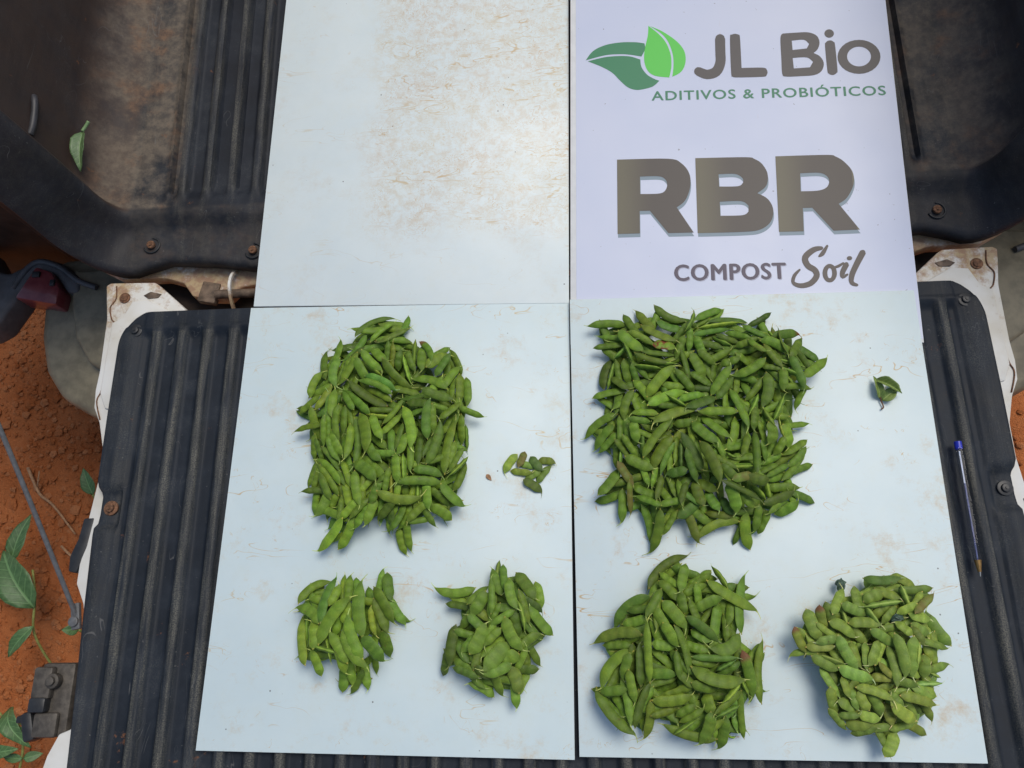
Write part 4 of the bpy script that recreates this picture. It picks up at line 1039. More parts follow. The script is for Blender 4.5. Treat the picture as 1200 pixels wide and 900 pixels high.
D0n 946 1831 175 -40 0 -7 504 96 65 -6
D0n 1602 201 126 -89 6 -13 435 86 64 4
D0n 2245 1255 150 -71 -15 1 452 93 62 -9
D0n 1124 467 111 -13 -1 -15 391 83 64 1
D0n 559 1018 153 -133 0 4 454 95 54 -1
D0n 1921 240 107 -89 -1 20 482 93 65 1
D0n 1964 483 143 -142 10 -10 533 81 57 -1
D0n 1258 851 150 -7 -1 -10 496 96 53 7
D0n 887 1491 146 -9 6 -20 503 100 62 -6
D0n 2250 671 132 -5 7 2 397 95 58 2
D0n 1877 -98 127 -1 -15 -16 423 81 53 -2
D0n 1635 532 109 -81 -1 3 399 100 59 6
D0n 2186 130 102 -109 -1 20 410 84 57 6
D0n 2132 1508 187 -126 12 11 544 85 53 2
D0n 1206 1560 155 -83 9 12 530 94 52 -9
D0n 483 210 119 -166 -12 -17 407 84 59 1
D0n 504 1661 137 -96 -9 12 503 97 55 -4
D0n 1924 1426 187 -161 -19 -17 407 91 64 -1
D0n 1335 1303 167 -41 -21 4 394 89 62 -7
D0n 416 1169 123 -101 1 -5 495 97 56 3
D0n 739 982 172 -66 -10 7 466 99 64 -7
D0n 2054 1778 147 -143 -5 -12 439 98 54 -2
D0n 2334 525 147 -148 -1 1 421 81 58 0
D0n 907 1114 186 -177 7 -17 457 88 60 1
D0n 2214 26 136 -175 5 7 467 86 57 1
D0n 2516 1805 130 -92 -1 -2 475 97 63 0
D0n 1176 482 152 -27 0 21 457 99 52 6
D0n 1573 362 143 -110 -4 -3 432 84 62 -8
D0n 1493 -55 129 -85 -16 12 417 80 54 -9
D0n 2251 1725 200 -65 -1 15 468 91 66 -5
D0n 1254 312 138 -151 -15 21 480 99 59 -2
D0n 1252 69 130 -119 0 4 424 85 59 -5
D0n 1032 105 115 -164 -10 -2 431 99 56 -2
D0n 1399 -168 132 -100 -17 -2 429 83 57 -5
D0n 2161 282 164 -94 -1 -2 501 89 58 -2
D0n 578 1865 130 -74 -1 9 484 95 62 5
D0n 502 2099 173 -157 0 -13 475 80 54 4
D0n 318 744 133 -54 -5 19 438 80 61 6
D0n 2689 1726 142 -29 -12 6 406 97 62 -5
D0n 1736 1627 125 -120 -1 20 444 87 59 -8
D0n 2046 801 110 -130 -1 8 474 98 52 4
D0n 503 835 157 -55 -17 8 483 82 63 3
D0n 1195 1861 149 -96 7 14 466 91 57 -3
D0n 2465 1359 227 -135 -21 -4 438 95 55 -11
D0n 1967 881 126 -155 -9 1 433 99 57 3
D0n 2368 167 137 -84 11 -3 411 92 64 2
D0n 996 -28 142 -5 4 7 473 82 57 1
D0n 2064 164 186 -100 -5 -6 493 80 60 0
D0n 413 1981 208 -72 -4 -16 487 99 57 5
D0n 453 790 192 -17 2 18 451 87 53 4
D0n 904 900 178 -112 -12 -7 493 99 61 2
D0n 450 1156 167 -38 5 -19 474 86 53 2
D0n 871 295 117 -112 -7 -7 440 98 64 7
D0n 1437 680 116 -26 3 -9 405 97 53 0
D0n 1456 1035 127 -1 -5 4 511 91 65 3
D0n 719 277 182 -9 -10 9 476 89 64 -1
D0n 1714 965 147 -22 -5 -18 425 98 58 3
D0n 1161 1191 223 -164 5 9 525 95 59 5
D0n 969 859 204 -17 -16 2 434 97 61 -1
D0n 725 5 146 -160 -2 6 458 92 61 -6
D0n 1182 314 165 -5 16 -20 407 96 64 -5
D0n 1858 240 149 -100 -20 5 394 91 61 2
D0n 544 1360 134 -47 -10 -22 420 86 56 0
D0n 1072 -69 178 -126 -13 -16 381 89 59 0
D0n 2001 1663 173 -152 -15 -14 465 98 54 -1
D0n 1608 2187 151 -141 5 12 545 91 56 1
D0n 1787 1146 187 -89 -7 16 404 83 57 5
D0n 878 -105 146 -91 -21 11 407 85 66 2
D0n 737 381 153 -22 1 -9 485 90 58 2
D0n 732 2149 183 -154 14 13 525 93 62 6
D0n 1792 1023 202 -166 0 11 416 86 52 6
D0n 2060 1136 151 -19 -16 -15 417 95 59 8
D0n 1640 314 189 -152 -2 -22 461 95 64 -7
D0n 2661 1669 177 -19 0 6 394 100 55 -6
D0n 1452 423 224 -85 0 -3 501 96 53 -1
D0n 840 412 185 -87 13 5 446 98 65 1
D0n 1430 1574 147 -35 -5 19 478 95 55 9
D0n 815 567 215 -47 2 -15 460 81 60 -9
D0n 2301 1223 203 -6 -1 16 452 99 53 5
D0n 1490 712 160 -26 -5 -12 484 81 52 7
D0n 1881 609 146 -173 -4 -16 472 88 62 0
D0n 1418 2072 186 -147 -6 22 511 85 59 -6
D0n 1365 1987 176 -162 0 6 507 95 58 9
D0n 1310 2151 188 -20 19 16 441 99 52 4
D0n 1800 424 236 -66 6 12 469 91 62 2
D0n 1699 1174 192 -15 22 -7 407 89 63 1
D0n 966 922 236 -13 -18 -5 414 95 63 6
D0n 2399 997 166 -64 -22 -11 383 99 65 3
D0n 1645 1597 170 -95 0 -18 512 99 64 -3
D0n 1214 1712 197 -135 0 6 479 94 55 1
D0n 1030 256 174 -90 -6 5 486 83 52 4
D0n 1841 882 176 -154 0 -9 411 98 55 -6
D0n 1888 763 134 178 -8 2 430 83 60 1
D0n 2079 1940 203 -16 22 -17 411 85 58 -2
D0n 2415 1506 238 -112 6 -8 562 101 54 -5
D0n 890 1259 186 -144 7 -9 497 84 58 2
D0n 1974 975 220 -125 -5 11 509 93 54 0
D0n 2240 329 185 -166 18 -8 456 95 63 1
D0n 1585 1373 192 -77 2 7 528 100 65 -6
D0n 837 1626 175 -57 2 1 505 86 55 2
D0n 2069 1050 259 -36 -8 -17 485 91 61 -4
D0n 2301 1167 272 -82 -8 20 422 95 63 -2
D0n 2408 1773 209 -66 22 14 480 91 63 -6
D0n 1684 696 221 -83 13 -17 511 101 57 -3
D0n 1827 57 183 -91 -2 -18 416 92 62 -3
D0n 1519 1962 180 -149 12 0 562 86 61 8
D0n 959 1833 216 -42 0 2 418 86 56 3
D0n 2146 533 192 -121 5 -3 502 93 58 -3
D0n 1540 1252 228 -69 0 -2 464 99 56 -5
D0n 1091 2199 200 -4 4 -21 522 86 53 0
D0n 1967 -183 124 -126 -10 16 379 83 63 1
D0n 946 732 197 -144 -13 -4 410 85 60 3
D0n 563 732 219 -173 -9 -13 482 99 55 7
D0n 1961 349 263 -46 1 15 449 93 60 8
D0n 826 1139 256 -68 19 -12 473 96 64 -3
D0n 1865 -60 214 -177 4 -6 459 90 63 -1
D0n 1098 -138 215 -157 0 -4 475 86 57 -6
D0n 1424 -200 172 -135 0 -17 457 99 53 -3
D0n 644 1986 219 -163 5 -1 514 96 63 4
D0n 1929 115 254 -79 -7 -15 472 95 54 6
D0n 922 2130 238 -118 1 -13 492 90 62 9
D0n 2255 1998 198 -71 6 2 485 86 60 1
D0n 687 1591 195 -135 -6 15 525 84 58 0
D0n 600 275 247 -162 4 -14 492 83 58 0
D0n 1731 887 221 -6 3 22 451 90 52 3
D0n 1188 666 179 -84 0 11 431 99 57 5
D0n 1755 1841 206 -149 2 4 510 98 56 -6
D0n 2591 1558 322 -10 0 -11 419 91 55 -1
D0n 964 1563 222 -141 -3 13 470 86 64 1
D0n 2322 987 259 -53 -19 17 458 98 58 -1
D1n 361 759 213 -127 -14 19 403 109 65 -10
D0n 1784 -255 135 67 21 14 333 70 46 0
D1n 1037 -192 242 -121 -7 18 347 77 52 -1
D0n 2479 408 150 -157 17 -20 401 83 56 0
D0n 471 1954 252 170 -9 -3 376 70 45 -3
D1n 324 878 218 -142 -15 13 516 102 65 -13
D1n 401 702 223 -136 -16 14 358 90 57 0
D0n 517 1191 240 -99 19 21 431 102 61 1
D1n 1544 -282 207 -155 1 -15 554 96 64 -16
D1n 407 2107 251 -177 3 -17 508 96 53 -6
D1n 417 145 130 21 13 -3 386 96 52 -10
D1n 434 1549 194 73 -1 -21 426 109 55 13
D1n 1184 2267 257 -25 -6 7 458 96 58 -13
D1n 2315 -1 173 28 17 22 328 115 53 -7
D0n 2604 1636 325 -69 17 14 387 70 48 1
D0n 2395 1425 332 47 3 20 406 83 55 1
D0n 1139 1046 261 71 0 1 434 92 57 1
D0n 1807 1366 239 -29 0 -21 373 82 62 -2
D0n 1358 396 245 -106 -5 -14 392 97 63 -3
D0n 2193 1039 305 163 -4 -13 436 84 61 9
D0n 1383 543 292 -81 0 -9 488 84 58 0
D0n 706 1779 267 -66 -12 -20 461 103 65 -8
D0n 2265 1361 343 -18 11 -10 400 105 59 -4
D0n 1118 176 214 -141 -11 8 486 99 66 2
D0n 1987 1212 277 -72 13 -2 462 92 64 5
D0n 1727 1037 254 -84 -1 2 392 84 64 2
D0n 829 1031 322 -43 13 -14 399 105 54 4
D0n 1008 1259 260 -159 4 -15 511 95 60 1
D0n 1655 566 269 -56 14 -2 423 104 54 -9
D0n 1973 1711 205 -124 -5 -9 431 98 57 -5
D0n 1911 1414 260 165 -19 -8 398 88 55 -12
D0n 1352 1839 251 -138 3 -16 507 104 56 -5
D0n 2091 1647 236 157 0 16 421 101 61 -1
D0n 2382 1831 304 -32 1 -3 402 92 65 -6
D0n 1187 1710 285 -163 0 -14 476 92 65 7
D0n 896 779 273 176 2 3 441 98 66 8
D0n 1472 869 214 -61 11 -20 510 98 54 -6
D0n 1216 1451 266 131 7 16 501 98 56 -3
D0n 1544 474 272 -87 -18 -15 378 99 66 1
D0n 1240 414 271 165 -17 -9 462 84 53 -5
D0n 2119 866 272 89 19 21 371 82 57 6
D0n 1792 463 303 -136 17 14 532 97 65 -7
D0n 1781 1790 216 -141 -6 19 429 94 58 7
D0n 1124 1058 292 77 -1 -14 414 88 58 9
D0n 1940 852 285 81 1 15 504 94 54 7
D0n 1488 965 240 169 -4 -5 395 93 61 2
D0n 699 781 295 161 -6 18 456 101 54 -7
D0n 605 1172 287 -146 10 21 448 86 65 -5
D0n 1477 1715 203 -111 -10 11 392 104 54 1
D0n 484 1736 217 -41 -9 11 372 102 66 5
D0n 1174 1168 295 14 -18 -10 490 86 55 -3
D0n 455 1488 222 -105 -3 8 413 58 82 -1
D0n 1688 644 326 26 -7 7 493 96 55 -3
D0n 1803 660 335 13 -12 -19 374 102 63 -6
D1n 2472 103 154 163 22 10 365 96 52 -5
D1n 1594 2235 225 -152 15 1 440 96 59 -6
D0n 2166 2167 218 -151 -2 -11 383 70 51 3
D0n 1965 988 318 -46 3 -3 399 96 53 10
D0n 1628 437 377 -155 0 15 467 105 61 5
D0n 910 1922 260 -37 -6 -15 372 77 56 0
D0n 2298 1806 336 94 1 -9 539 96 66 -3
D0n 1217 797 220 -133 -7 -19 458 89 54 -5
D0n 720 2085 282 -62 15 -3 434 96 66 -2
D0n 1817 2152 176 -176 12 9 542 70 42 -10
D0n 2271 1934 358 -59 6 -4 119 36 43 -3
D0n 2053 -157 204 62 21 -21 328 90 58 3
D0n 1142 1460 296 -56 -7 6 362 70 44 3
D0n 530 1543 246 98 13 0 365 83 65 -1
D0n 2192 -6 243 -141 19 -19 400 70 49 0
D0n 864 2202 220 120 -22 -7 443 102 57 1
D1n 534 -3 173 -93 -6 -10 419 102 60 1
D0n 2448 1353 337 -49 -16 10 347 58 82 1
D0n 2685 1769 186 148 10 11 361 102 54 -3
D1n 787 -213 152 -79 -15 -14 503 96 57 10
D0n 2435 485 173 50 -17 -2 593 77 52 -5
D1n 1279 -244 239 -73 -1 17 397 102 58 3
D1n 452 1272 239 9 6 -18 449 96 53 7
D1t 2452 1923 330 11 -17 19 406 109 58 7
D1n 870 -283 199 -105 -21 8 554 109 58 7
D0n 494 564 201 -91 -21 7 340 77 53 -2
D0n 1378 -113 241 -40 -4 -1 337 102 58 0
D1n 2730 1539 359 39 -15 3 466 109 58 -1
D0n 1586 -90 232 -9 13 -10 329 90 59 -1
D1n 1175 2130 234 -11 -11 -12 376 109 56 -17
D1n 449 1838 287 1 8 -11 394 79 60 3
D0n 522 826 299 -92 0 -9 374 77 55 3
D1n 1255 -29 281 38 -2 10 359 115 55 0
D0n 813 159 226 -23 6 -19 346 109 56 -3
D1n 807 1906 352 -31 0 17 373 83 62 5
D0n 1015 1366 276 -81 9 19 399 77 56 6
D1n 2306 193 184 2 -6 12 395 102 52 7
D0n 1846 412 371 3 -14 5 364 70 49 0
D0n 1310 800 300 -87 13 1 390 70 45 2
D0n 627 852 313 -84 6 6 382 90 59 -4
D0n 746 1550 259 -42 -8 8 415 77 51 9
D0n 1807 1798 256 2 4 11 362 77 54 2
D0n 1819 401 402 5 -12 2 362 65 82 -2
D0n 1003 139 221 -57 20 -1 357 90 59 -1
D0n 2539 1185 292 -116 -18 5 335 70 43 -3
D0n 2501 1268 375 -3 -11 6 369 77 58 9
D0n 709 1129 325 -72 8 -20 388 96 57 4
D0n 1535 1592 230 -73 -4 5 376 77 50 2
D0n 1519 1320 258 -5 -3 4 363 77 50 2
D0n 626 1808 332 42 10 -7 378 58 82 -2
D0n 1082 214 248 -75 12 -20 363 90 59 3
D0n 1881 496 379 3 -13 -21 364 102 58 4
D0n 1695 1708 270 28 4 15 372 90 57 1
D0n 1601 598 390 -68 0 -5 351 77 59 3
D1n 1962 -142 228 -101 -16 -2 334 90 56 2
D0n 2445 1576 363 -16 -1 -12 351 50 82 1
D0n 735 1492 256 -71 -19 2 352 77 55 -2
D0n 1853 1365 274 -97 -6 -12 374 77 49 2
D0n 1695 289 430 -57 -11 -17 333 102 54 -7
D1n 403 285 267 53 -14 -21 470 122 58 -4
D0n 1077 431 260 -93 0 -17 363 77 58 0
D0n 1043 23 303 -167 3 6 336 83 59 -3
D0n 2101 1946 342 -8 16 3 341 65 82 4
D0n 1937 1935 319 -21 17 10 382 77 57 1
D0n 518 462 262 -97 5 16 373 43 82 2
D0n 2433 1438 414 -27 6 -4 353 58 82 6
D0n 896 1565 317 -9 2 -18 368 43 82 1
D0n 2489 909 220 11 -21 -12 405 77 57 -1
D1n 2033 1309 332 53 8 7 366 77 57 -7
D1n 2438 647 190 -149 0 19 370 90 57 2
D0n 2159 1899 386 -20 7 -17 351 70 46 3
D1n 1888 -234 173 93 20 0 469 122 55 9
D0n 2269 1439 371 -54 14 15 361 83 54 2
D0n 1114 1119 345 4 -15 19 373 70 46 -4
D1n 801 54 291 156 -17 19 342 83 56 -1
D0n 2092 762 306 -74 -17 -19 340 77 50 3
D0n 1141 605 268 -99 10 -16 385 70 49 2
D0n 2233 1090 342 27 0 17 372 77 47 -1
D1n 2433 536 217 -137 2 -6 378 77 47 7
D0n 1006 1621 320 -9 17 -8 476 65 82 -1
D0n 766 660 309 -91 -17 -14 343 65 82 2
D0n 1637 435 471 -30 0 1 334 77 47 -3
D1b 588 344 290 -56 -9 -11 347 102 58 -1
D0n 813 768 363 -21 -14 -13 352 70 46 1
D0n 1297 2026 252 51 9 16 374 90 58 3
D1n 647 637 332 -55 -16 2 343 77 59 -1
D0n 1689 290 465 -48 -9 11 332 102 60 2
D1n 639 1519 262 -78 -19 -12 350 102 58 -2
D0n 2098 1955 397 -31 6 -12 356 77 52 -1
D0n 1293 71 301 -37 7 -18 337 77 50 -3
D0n 1183 530 306 -93 0 2 364 65 82 2
D0n 1718 520 430 -26 0 1 142 36 43 -10
D0n 1154 108 315 -86 11 5 361 70 53 1
D0n 768 1392 262 13 -7 4 377 102 56 -3
D0n 1706 1189 286 -94 0 -21 381 70 40 3
D0n 806 1274 301 -54 -1 0 370 102 64 4
D0n 1599 1844 274 -15 2 5 363 90 59 2
D0n 2277 1071 367 64 2 1 375 65 82 -2
D0n 568 607 288 -50 -18 -11 344 77 55 1
D1n 704 1873 378 -41 0 -3 423 134 57 -8
D1n 1724 774 342 -111 15 -12 480 102 58 10
D0n 1979 1752 281 12 -8 2 392 90 61 5
D1n 2345 752 271 -77 -19 -12 302 128 53 11
D0n 1652 2025 223 14 -14 14 552 70 41 2
D1n 1750 2110 225 11 -10 -8 601 60 82 1
D0n 2209 369 257 -151 8 0 351 70 44 -2
D0n 2166 932 379 -63 6 6 279 65 82 0
D1n 567 1389 293 -41 16 -12 305 96 59 -1
D0n 1163 1350 307 -5 -4 8 287 96 54 -2
D0n 1999 123 277 -47 -18 -11 265 58 82 9
D1n 1444 1583 275 -65 -11 -10 374 138 63 2
D0n 2111 393 277 -153 7 22 295 70 46 0
D1n 1011 1729 349 -3 -13 -22 443 77 60 0
D0n 651 1719 376 -68 -15 12 282 50 82 4
D0n 2103 147 266 -77 -18 -8 262 65 82 0
D0n 1968 1646 286 -36 -19 -13 281 90 54 2
D0n 1262 923 299 4 10 15 275 102 53 -1
D1n 1723 1330 312 52 0 -3 379 90 58 0
D0n 2247 1516 403 -13 13 -1 265 70 43 3
D0n 1743 1894 261 -34 20 -5 290 65 82 -4
D1n 2560 1792 305 57 -18 14 370 102 60 3
D1n 1470 1425 284 -33 -7 -14 317 96 60 4
D0n 1808 1910 298 -23 0 3 313 70 47 -1
D1b 627 84 232 -88 -20 -15 428 70 46 0
D0n 1466 1813 294 -69 -16 18 284 102 65 4
D0n 1343 1891 333 -95 -10 -1 341 83 56 4
D1n 938 1671 377 -16 0 1 453 70 44 -7
D1n 696 783 410 -79 -10 10 277 109 53 -2
D0n 2163 510 224 -152 9 -21 332 77 50 1
D1n 1470 784 389 -44 13 -8 414 128 62 -5
D1n 794 1010 366 179 -1 8 332 87 63 -4
D0n 1874 653 375 -110 14 4 314 70 40 4
D0n 1661 -11 259 -62 19 10 270 102 59 -3
D1n 1080 1190 362 23 -15 9 558 115 60 5
D1n 2330 1361 429 -95 -3 14 295 102 58 4
D1b 1819 269 462 13 -9 5 284 102 55 1
D1n 644 1104 333 -107 -3 6 401 102 62 -15
D0n 2087 585 280 -81 -14 -18 269 70 46 5
D1n 1519 47 247 -59 8 -6 288 115 66 -2
D1n 1046 503 280 -115 -6 -11 445 70 46 -6
D1n 1547 1673 305 -41 -10 11 284 96 57 2
D0n 2316 1668 376 -59 12 -19 294 70 42 -1
D0n 1858 47 367 -52 -14 -5 263 102 63 0
D1n 2229 92 255 23 -9 13 434 102 59 0
D1n 2254 650 263 -123 -13 11 275 90 61 7
D0n 1998 1846 372 18 15 14 304 83 53 0
D0n 1994 1088 344 -118 4 1 340 65 82 5
D0n 1243 1789 330 -110 -8 1 342 90 57 0
D1n 2286 1747 400 -27 -10 18 387 109 62 14
D0n 887 320 242 -104 0 -15 287 70 47 3
D1n 2120 761 387 -96 -13 -20 271 138 63 25
D0n 801 330 266 -73 0 -11 281 77 52 -1
D1n 1855 629 400 -109 12 16 310 77 50 6
D1n 1468 215 261 -30 6 -16 267 122 60 0
D1n 1035 1986 331 -28 6 -19 508 113 55 -8
D0n 1188 115 337 -109 12 -1 295 77 55 0
D0n 1367 2129 361 67 -15 -8 364 58 82 -7
D0n 1809 1639 318 16 17 -3 268 96 60 0
D1n 1687 46 396 -76 -12 21 371 132 52 8
D1n 2117 1262 359 -104 -3 6 456 125 56 15
D1n 1138 996 352 -158 5 13 642 132 62 -4
D1n 1017 1406 353 48 7 4 527 125 58 6
D1n 1603 863 322 -45 16 -15 473 109 57 -6
D0n 1151 1159 383 149 7 -10 279 50 82 0
D1n 1977 597 363 86 -14 -12 608 83 62 -2
D1n 966 738 375 50 1 -15 614 102 59 9
D1n 986 552 286 -121 -8 10 498 122 57 -9
D1n 2491 1429 443 -74 1 17 475 96 57 4
D1n 1121 365 308 -172 -17 -3 266 109 58 2
D1n 2262 1633 438 -57 2 3 375 83 52 -3
D1n 1365 155 303 100 -15 -6 367 122 59 5
D1n 1854 1048 347 -73 11 -6 573 96 65 3
D0n 721 922 442 172 7 -20 284 77 53 2
D0n 2383 1852 411 97 -12 -14 392 40 82 8
D0n 2293 863 337 102 16 11 240 36 43 7
D1n 1700 1426 307 54 6 -5 472 109 62 2
D1s 1073 1801 363 -11 0 -18 293 138 53 10
D1n 1975 1540 362 -154 -11 8 459 109 63 7
D1n 1960 272 452 166 10 -12 270 125 62 10
D1n 1598 1030 345 180 -2 2 488 102 63 -2
D1n 1795 117 463 -27 -9 -11 527 70 47 2
D0n 2102 1770 429 -42 12 0 282 70 53 -4
D1n 1288 1572 328 -79 -6 -15 417 70 49 4
D1n 747 464 301 -24 -4 6 383 125 65 -4
D0n 1354 1197 352 14 -15 8 367 90 65 4
D1n 1415 1136 355 -160 8 18 420 115 57 2
D1n 1996 929 367 -100 -6 -12 285 96 59 3
D1n 1260 1413 337 130 15 -7 388 96 65 0
D1n 929 180 304 -108 13 -13 335 77 55 3
D1n 1289 601 350 115 1 2 532 125 66 -3
D1n 1298 408 353 -73 -13 -8 434 90 63 -2
D1n 1466 409 489 -71 8 17 569 122 62 8
E0n 633 -2177 71 -36 0 21 384 85 62 -4
E0n 992 -2107 73 -90 -1 2 351 98 66 3
E0n 1744 -1721 78 -13 0 4 383 89 64 8
E0n 1472 -2062 68 -74 -1 -7 348 92 54 -8
E0n 498 -2050 103 -81 13 11 369 81 58 -5
E0n 1751 -1890 75 -2 0 20 452 93 63 9
E0n 636 -1423 83 -158 0 19 424 94 65 3
E0n 1627 -1006 87 -49 -1 -1 373 88 60 5
E0n 392 -2059 71 -74 -1 -11 426 91 60 1
E0n 1406 -1536 78 -129 -1 18 432 96 59 5
E0n 1768 -899 102 -9 -10 20 392 85 66 -10
E0n 760 -2150 90 -164 9 11 397 84 53 -3
E0n 1624 -1341 80 -84 -1 18 439 85 57 2
E0n 725 -1353 127 -153 0 10 432 95 52 0
E0n 1267 -2287 70 -10 0 17 388 94 65 3
E0n 1538 -2081 82 -52 -12 -16 393 89 53 2
E0n 1771 -1465 95 -37 -12 -12 425 89 60 -5
E0n 1538 -1254 123 -67 16 -3 381 100 52 1
E0n 640 -1885 71 -80 -1 -2 365 83 55 0
E0n 1223 -2233 114 -11 0 11 436 88 53 0
E0n 665 -1853 113 -120 4 -14 435 84 63 3
E0n 719 -1675 129 -81 21 9 345 100 62 3
E0n 1095 -1586 79 -4 0 -14 421 87 62 -4
E0n 1093 -726 87 -95 -1 -22 374 90 52 2
E0n 1481 -1920 139 -76 14 10 326 83 53 0
E0n 1272 -960 85 -165 0 -13 474 81 55 -1
E0n 905 -752 92 -134 0 -8 416 98 62 -6
E0n 1116 -1807 79 -91 -7 0 352 95 57 2
E0n 1268 -1778 134 -14 0 14 391 94 65 -5
E0n 1053 -1717 157 -30 16 -20 357 100 66 7
E0n 1222 -2178 103 -9 -15 -7 455 85 59 5
E0n 380 -1914 120 -10 4 -9 448 88 56 -2
E0n 1244 -1349 81 -29 0 5 406 95 58 5
E0n 1245 -2128 152 -85 0 -3 400 98 60 0
E0n 1231 -816 103 -174 4 -16 423 85 60 5
E0n 1191 -1038 112 -114 -15 -11 413 94 58 4
E0n 1298 -767 134 -179 -5 -20 456 93 65 0
E0n 652 -1300 138 -71 19 -22 428 88 64 -9
E0n 1292 -1215 121 -173 -4 1 436 86 66 0
E0n 982 -758 128 -138 -1 12 475 92 61 -1
E0n 444 -1378 127 -176 -20 10 389 98 61 3
E0n 1068 -1059 109 -88 -5 2 418 84 59 1
E0n 1614 -2141 116 -117 0 -17 405 84 64 -5
E0n 1033 -1845 103 0 10 11 427 93 54 -3
E0n 1072 -2135 186 -136 0 12 382 95 61 9
E0n 1575 -1818 132 -173 10 -9 398 100 52 -7
E0n 1633 -895 172 -168 0 -7 425 96 57 -4
E0n 1716 -1639 138 -141 4 20 412 97 61 2
E0n 1227 -695 178 -18 1 16 401 98 62 -6
E0n 1250 -1914 195 -53 -12 5 380 85 57 2
E0n 1556 -2223 155 -7 0 -10 362 101 53 1
E0n 906 -1874 118 -153 -17 6 434 98 61 -6
E0n 1030 -1205 115 -179 -15 5 455 87 55 4
E0n 982 -2158 188 -13 20 -12 388 97 54 7
E0n 1391 -1476 119 -126 -9 1 421 96 56 -3
E0n 688 -2124 131 -101 12 13 361 96 55 1
E0n 962 -1158 131 -87 17 15 425 80 56 1
E0n 441 -1787 118 -78 16 0 400 96 53 0
E0n 1453 -1698 131 -1 10 5 364 82 60 0
E0n 427 -1557 122 -57 -9 17 358 100 59 0
E0n 1173 -1489 100 -168 -14 -5 388 94 64 -8
E0n 1620 -2109 172 -97 8 -15 346 96 63 -6
E0n 1548 -1651 181 -147 1 13 446 86 56 7
E0n 1326 -1106 159 -15 0 4 409 94 62 0
E0n 1278 -1455 167 -153 -11 17 371 82 51 5
E0n 835 -1590 188 -41 -12 6 428 88 52 -2
E0n 1460 -1937 182 -136 2 -20 431 95 54 -8
E0n 1174 -2144 250 -146 16 -10 380 99 64 8
E0n 1079 -2013 218 -147 -3 14 408 96 62 -2
E0n 1686 -1982 178 -123 18 4 387 100 53 -9
E0n 588 -2115 167 -142 -4 -20 411 94 66 8
E0n 1264 -1996 235 -3 -11 2 411 85 54 -2
E0n 897 -1573 186 -137 21 -21 456 89 54 8
E0n 963 -1496 190 -153 11 5 385 95 62 -6
E0n 1258 -1632 142 -15 6 7 385 97 57 -7
E0n 1821 -1847 159 -115 16 -18 384 93 58 -7
E0n 657 -1112 119 -168 11 -21 448 97 57 3
E0n 1513 -1390 183 -51 3 -11 411 94 53 4
E0n 771 -1207 154 -77 2 -21 444 83 51 -7
E0n 776 -1112 181 -19 -6 2 400 94 63 7
E0n 561 -1430 204 -147 -14 -5 437 86 65 -8
E0n 1541 -1154 183 -69 -3 -20 427 97 52 -9
E0n 543 -1753 165 -160 -3 -21 373 99 66 -5
E0n 731 -1963 184 -162 12 11 406 92 52 -3
E0n 1422 -2197 192 -96 -7 -17 402 98 64 -6
E0n 1306 -1327 192 -101 1 -10 451 84 54 -10
E0n 514 -1216 216 -103 1 -9 434 98 56 3
E0n 861 -1789 202 -167 0 -4 444 96 59 -9
E0n 1135 -1518 216 -179 -1 1 415 99 66 6
E0n 1287 -776 212 -148 -6 1 383 99 65 6
E0n 1421 -1874 219 -177 1 -3 384 92 64 6
E0n 673 -1252 276 -146 4 -3 385 100 61 5
E0n 1119 -1886 265 -66 13 17 402 101 52 3
E1n 457 -1452 219 -2 16 -13 359 100 61 4
E0n 954 -904 158 -50 -4 -20 400 94 54 -1
E0n 855 -1663 262 -18 -8 10 402 98 54 -2
E0n 1649 -1664 212 -91 -2 -6 422 82 56 0
E0n 1029 -1940 257 -132 -17 -1 354 95 62 -8
E1n 929 -1598 241 -41 0 -19 398 98 58 3
E0n 1207 -1111 200 -165 0 -18 431 86 62 -5
E0n 1211 -1371 212 -13 20 21 341 98 65 -5
E0n 900 -2104 230 -37 12 -12 355 98 59 9
E0n 592 -1600 234 -90 -17 -19 381 95 55 -1
E0n 933 -1255 223 -175 17 14 391 98 53 6
E0n 1568 -1051 215 -73 -4 8 430 100 56 -5
E0n 1796 -1649 186 -136 14 -10 448 82 62 2
E0n 1507 -1589 211 -168 -15 -8 406 92 55 -2
E0n 828 -1885 239 -51 2 10 413 87 62 -9
E0n 1628 -1271 221 -107 -5 10 371 99 65 0
E0n 1800 -1559 185 -133 15 1 446 84 55 -1
E0n 1147 -1178 233 -88 -3 -8 440 86 64 0
E0n 829 -1814 268 -163 2 21 423 81 61 -3
E0n 1185 -1198 253 -39 -17 6 357 101 66 11
E0n 1429 -1671 216 -135 -16 -1 445 88 65 -6
E0n 728 -2076 238 1 4 14 441 91 52 7
E0n 429 -2067 220 -66 19 3 372 92 55 11
E0n 774 -973 209 -114 5 10 405 80 50 8
E0n 975 -1394 261 -39 -7 9 443 86 59 0
E0n 948 -1149 231 -35 -1 -9 389 92 63 4
E0n 856 -1332 301 -70 -11 8 396 89 57 -6
E0n 1147 -1722 252 -58 6 16 359 98 55 2
E0n 363 -2029 213 -45 19 -20 348 87 65 -6
E0n 858 -1128 341 -98 14 -15 423 88 64 -2
E0n 1249 -816 245 -149 -6 -21 459 85 61 6
E0n 1513 -2049 242 -139 -2 -10 444 99 59 6
E0n 362 -1816 200 -120 4 -11 427 96 63 1
E0n 1214 -954 254 -26 -13 13 366 99 58 -4
E0n 581 -2025 275 -109 -2 -17 351 94 62 1
E0n 630 -1984 305 -135 0 -16 441 86 64 6
E0n 693 -1039 289 -145 -15 -19 448 99 56 6
E1n 993 -1874 299 -160 -12 -20 435 87 63 3
E0n 1565 -2292 116 -5 -22 -2 105 29 35 -17
E15 432 -2077 269 -46 9 -18 651 115 65 -13
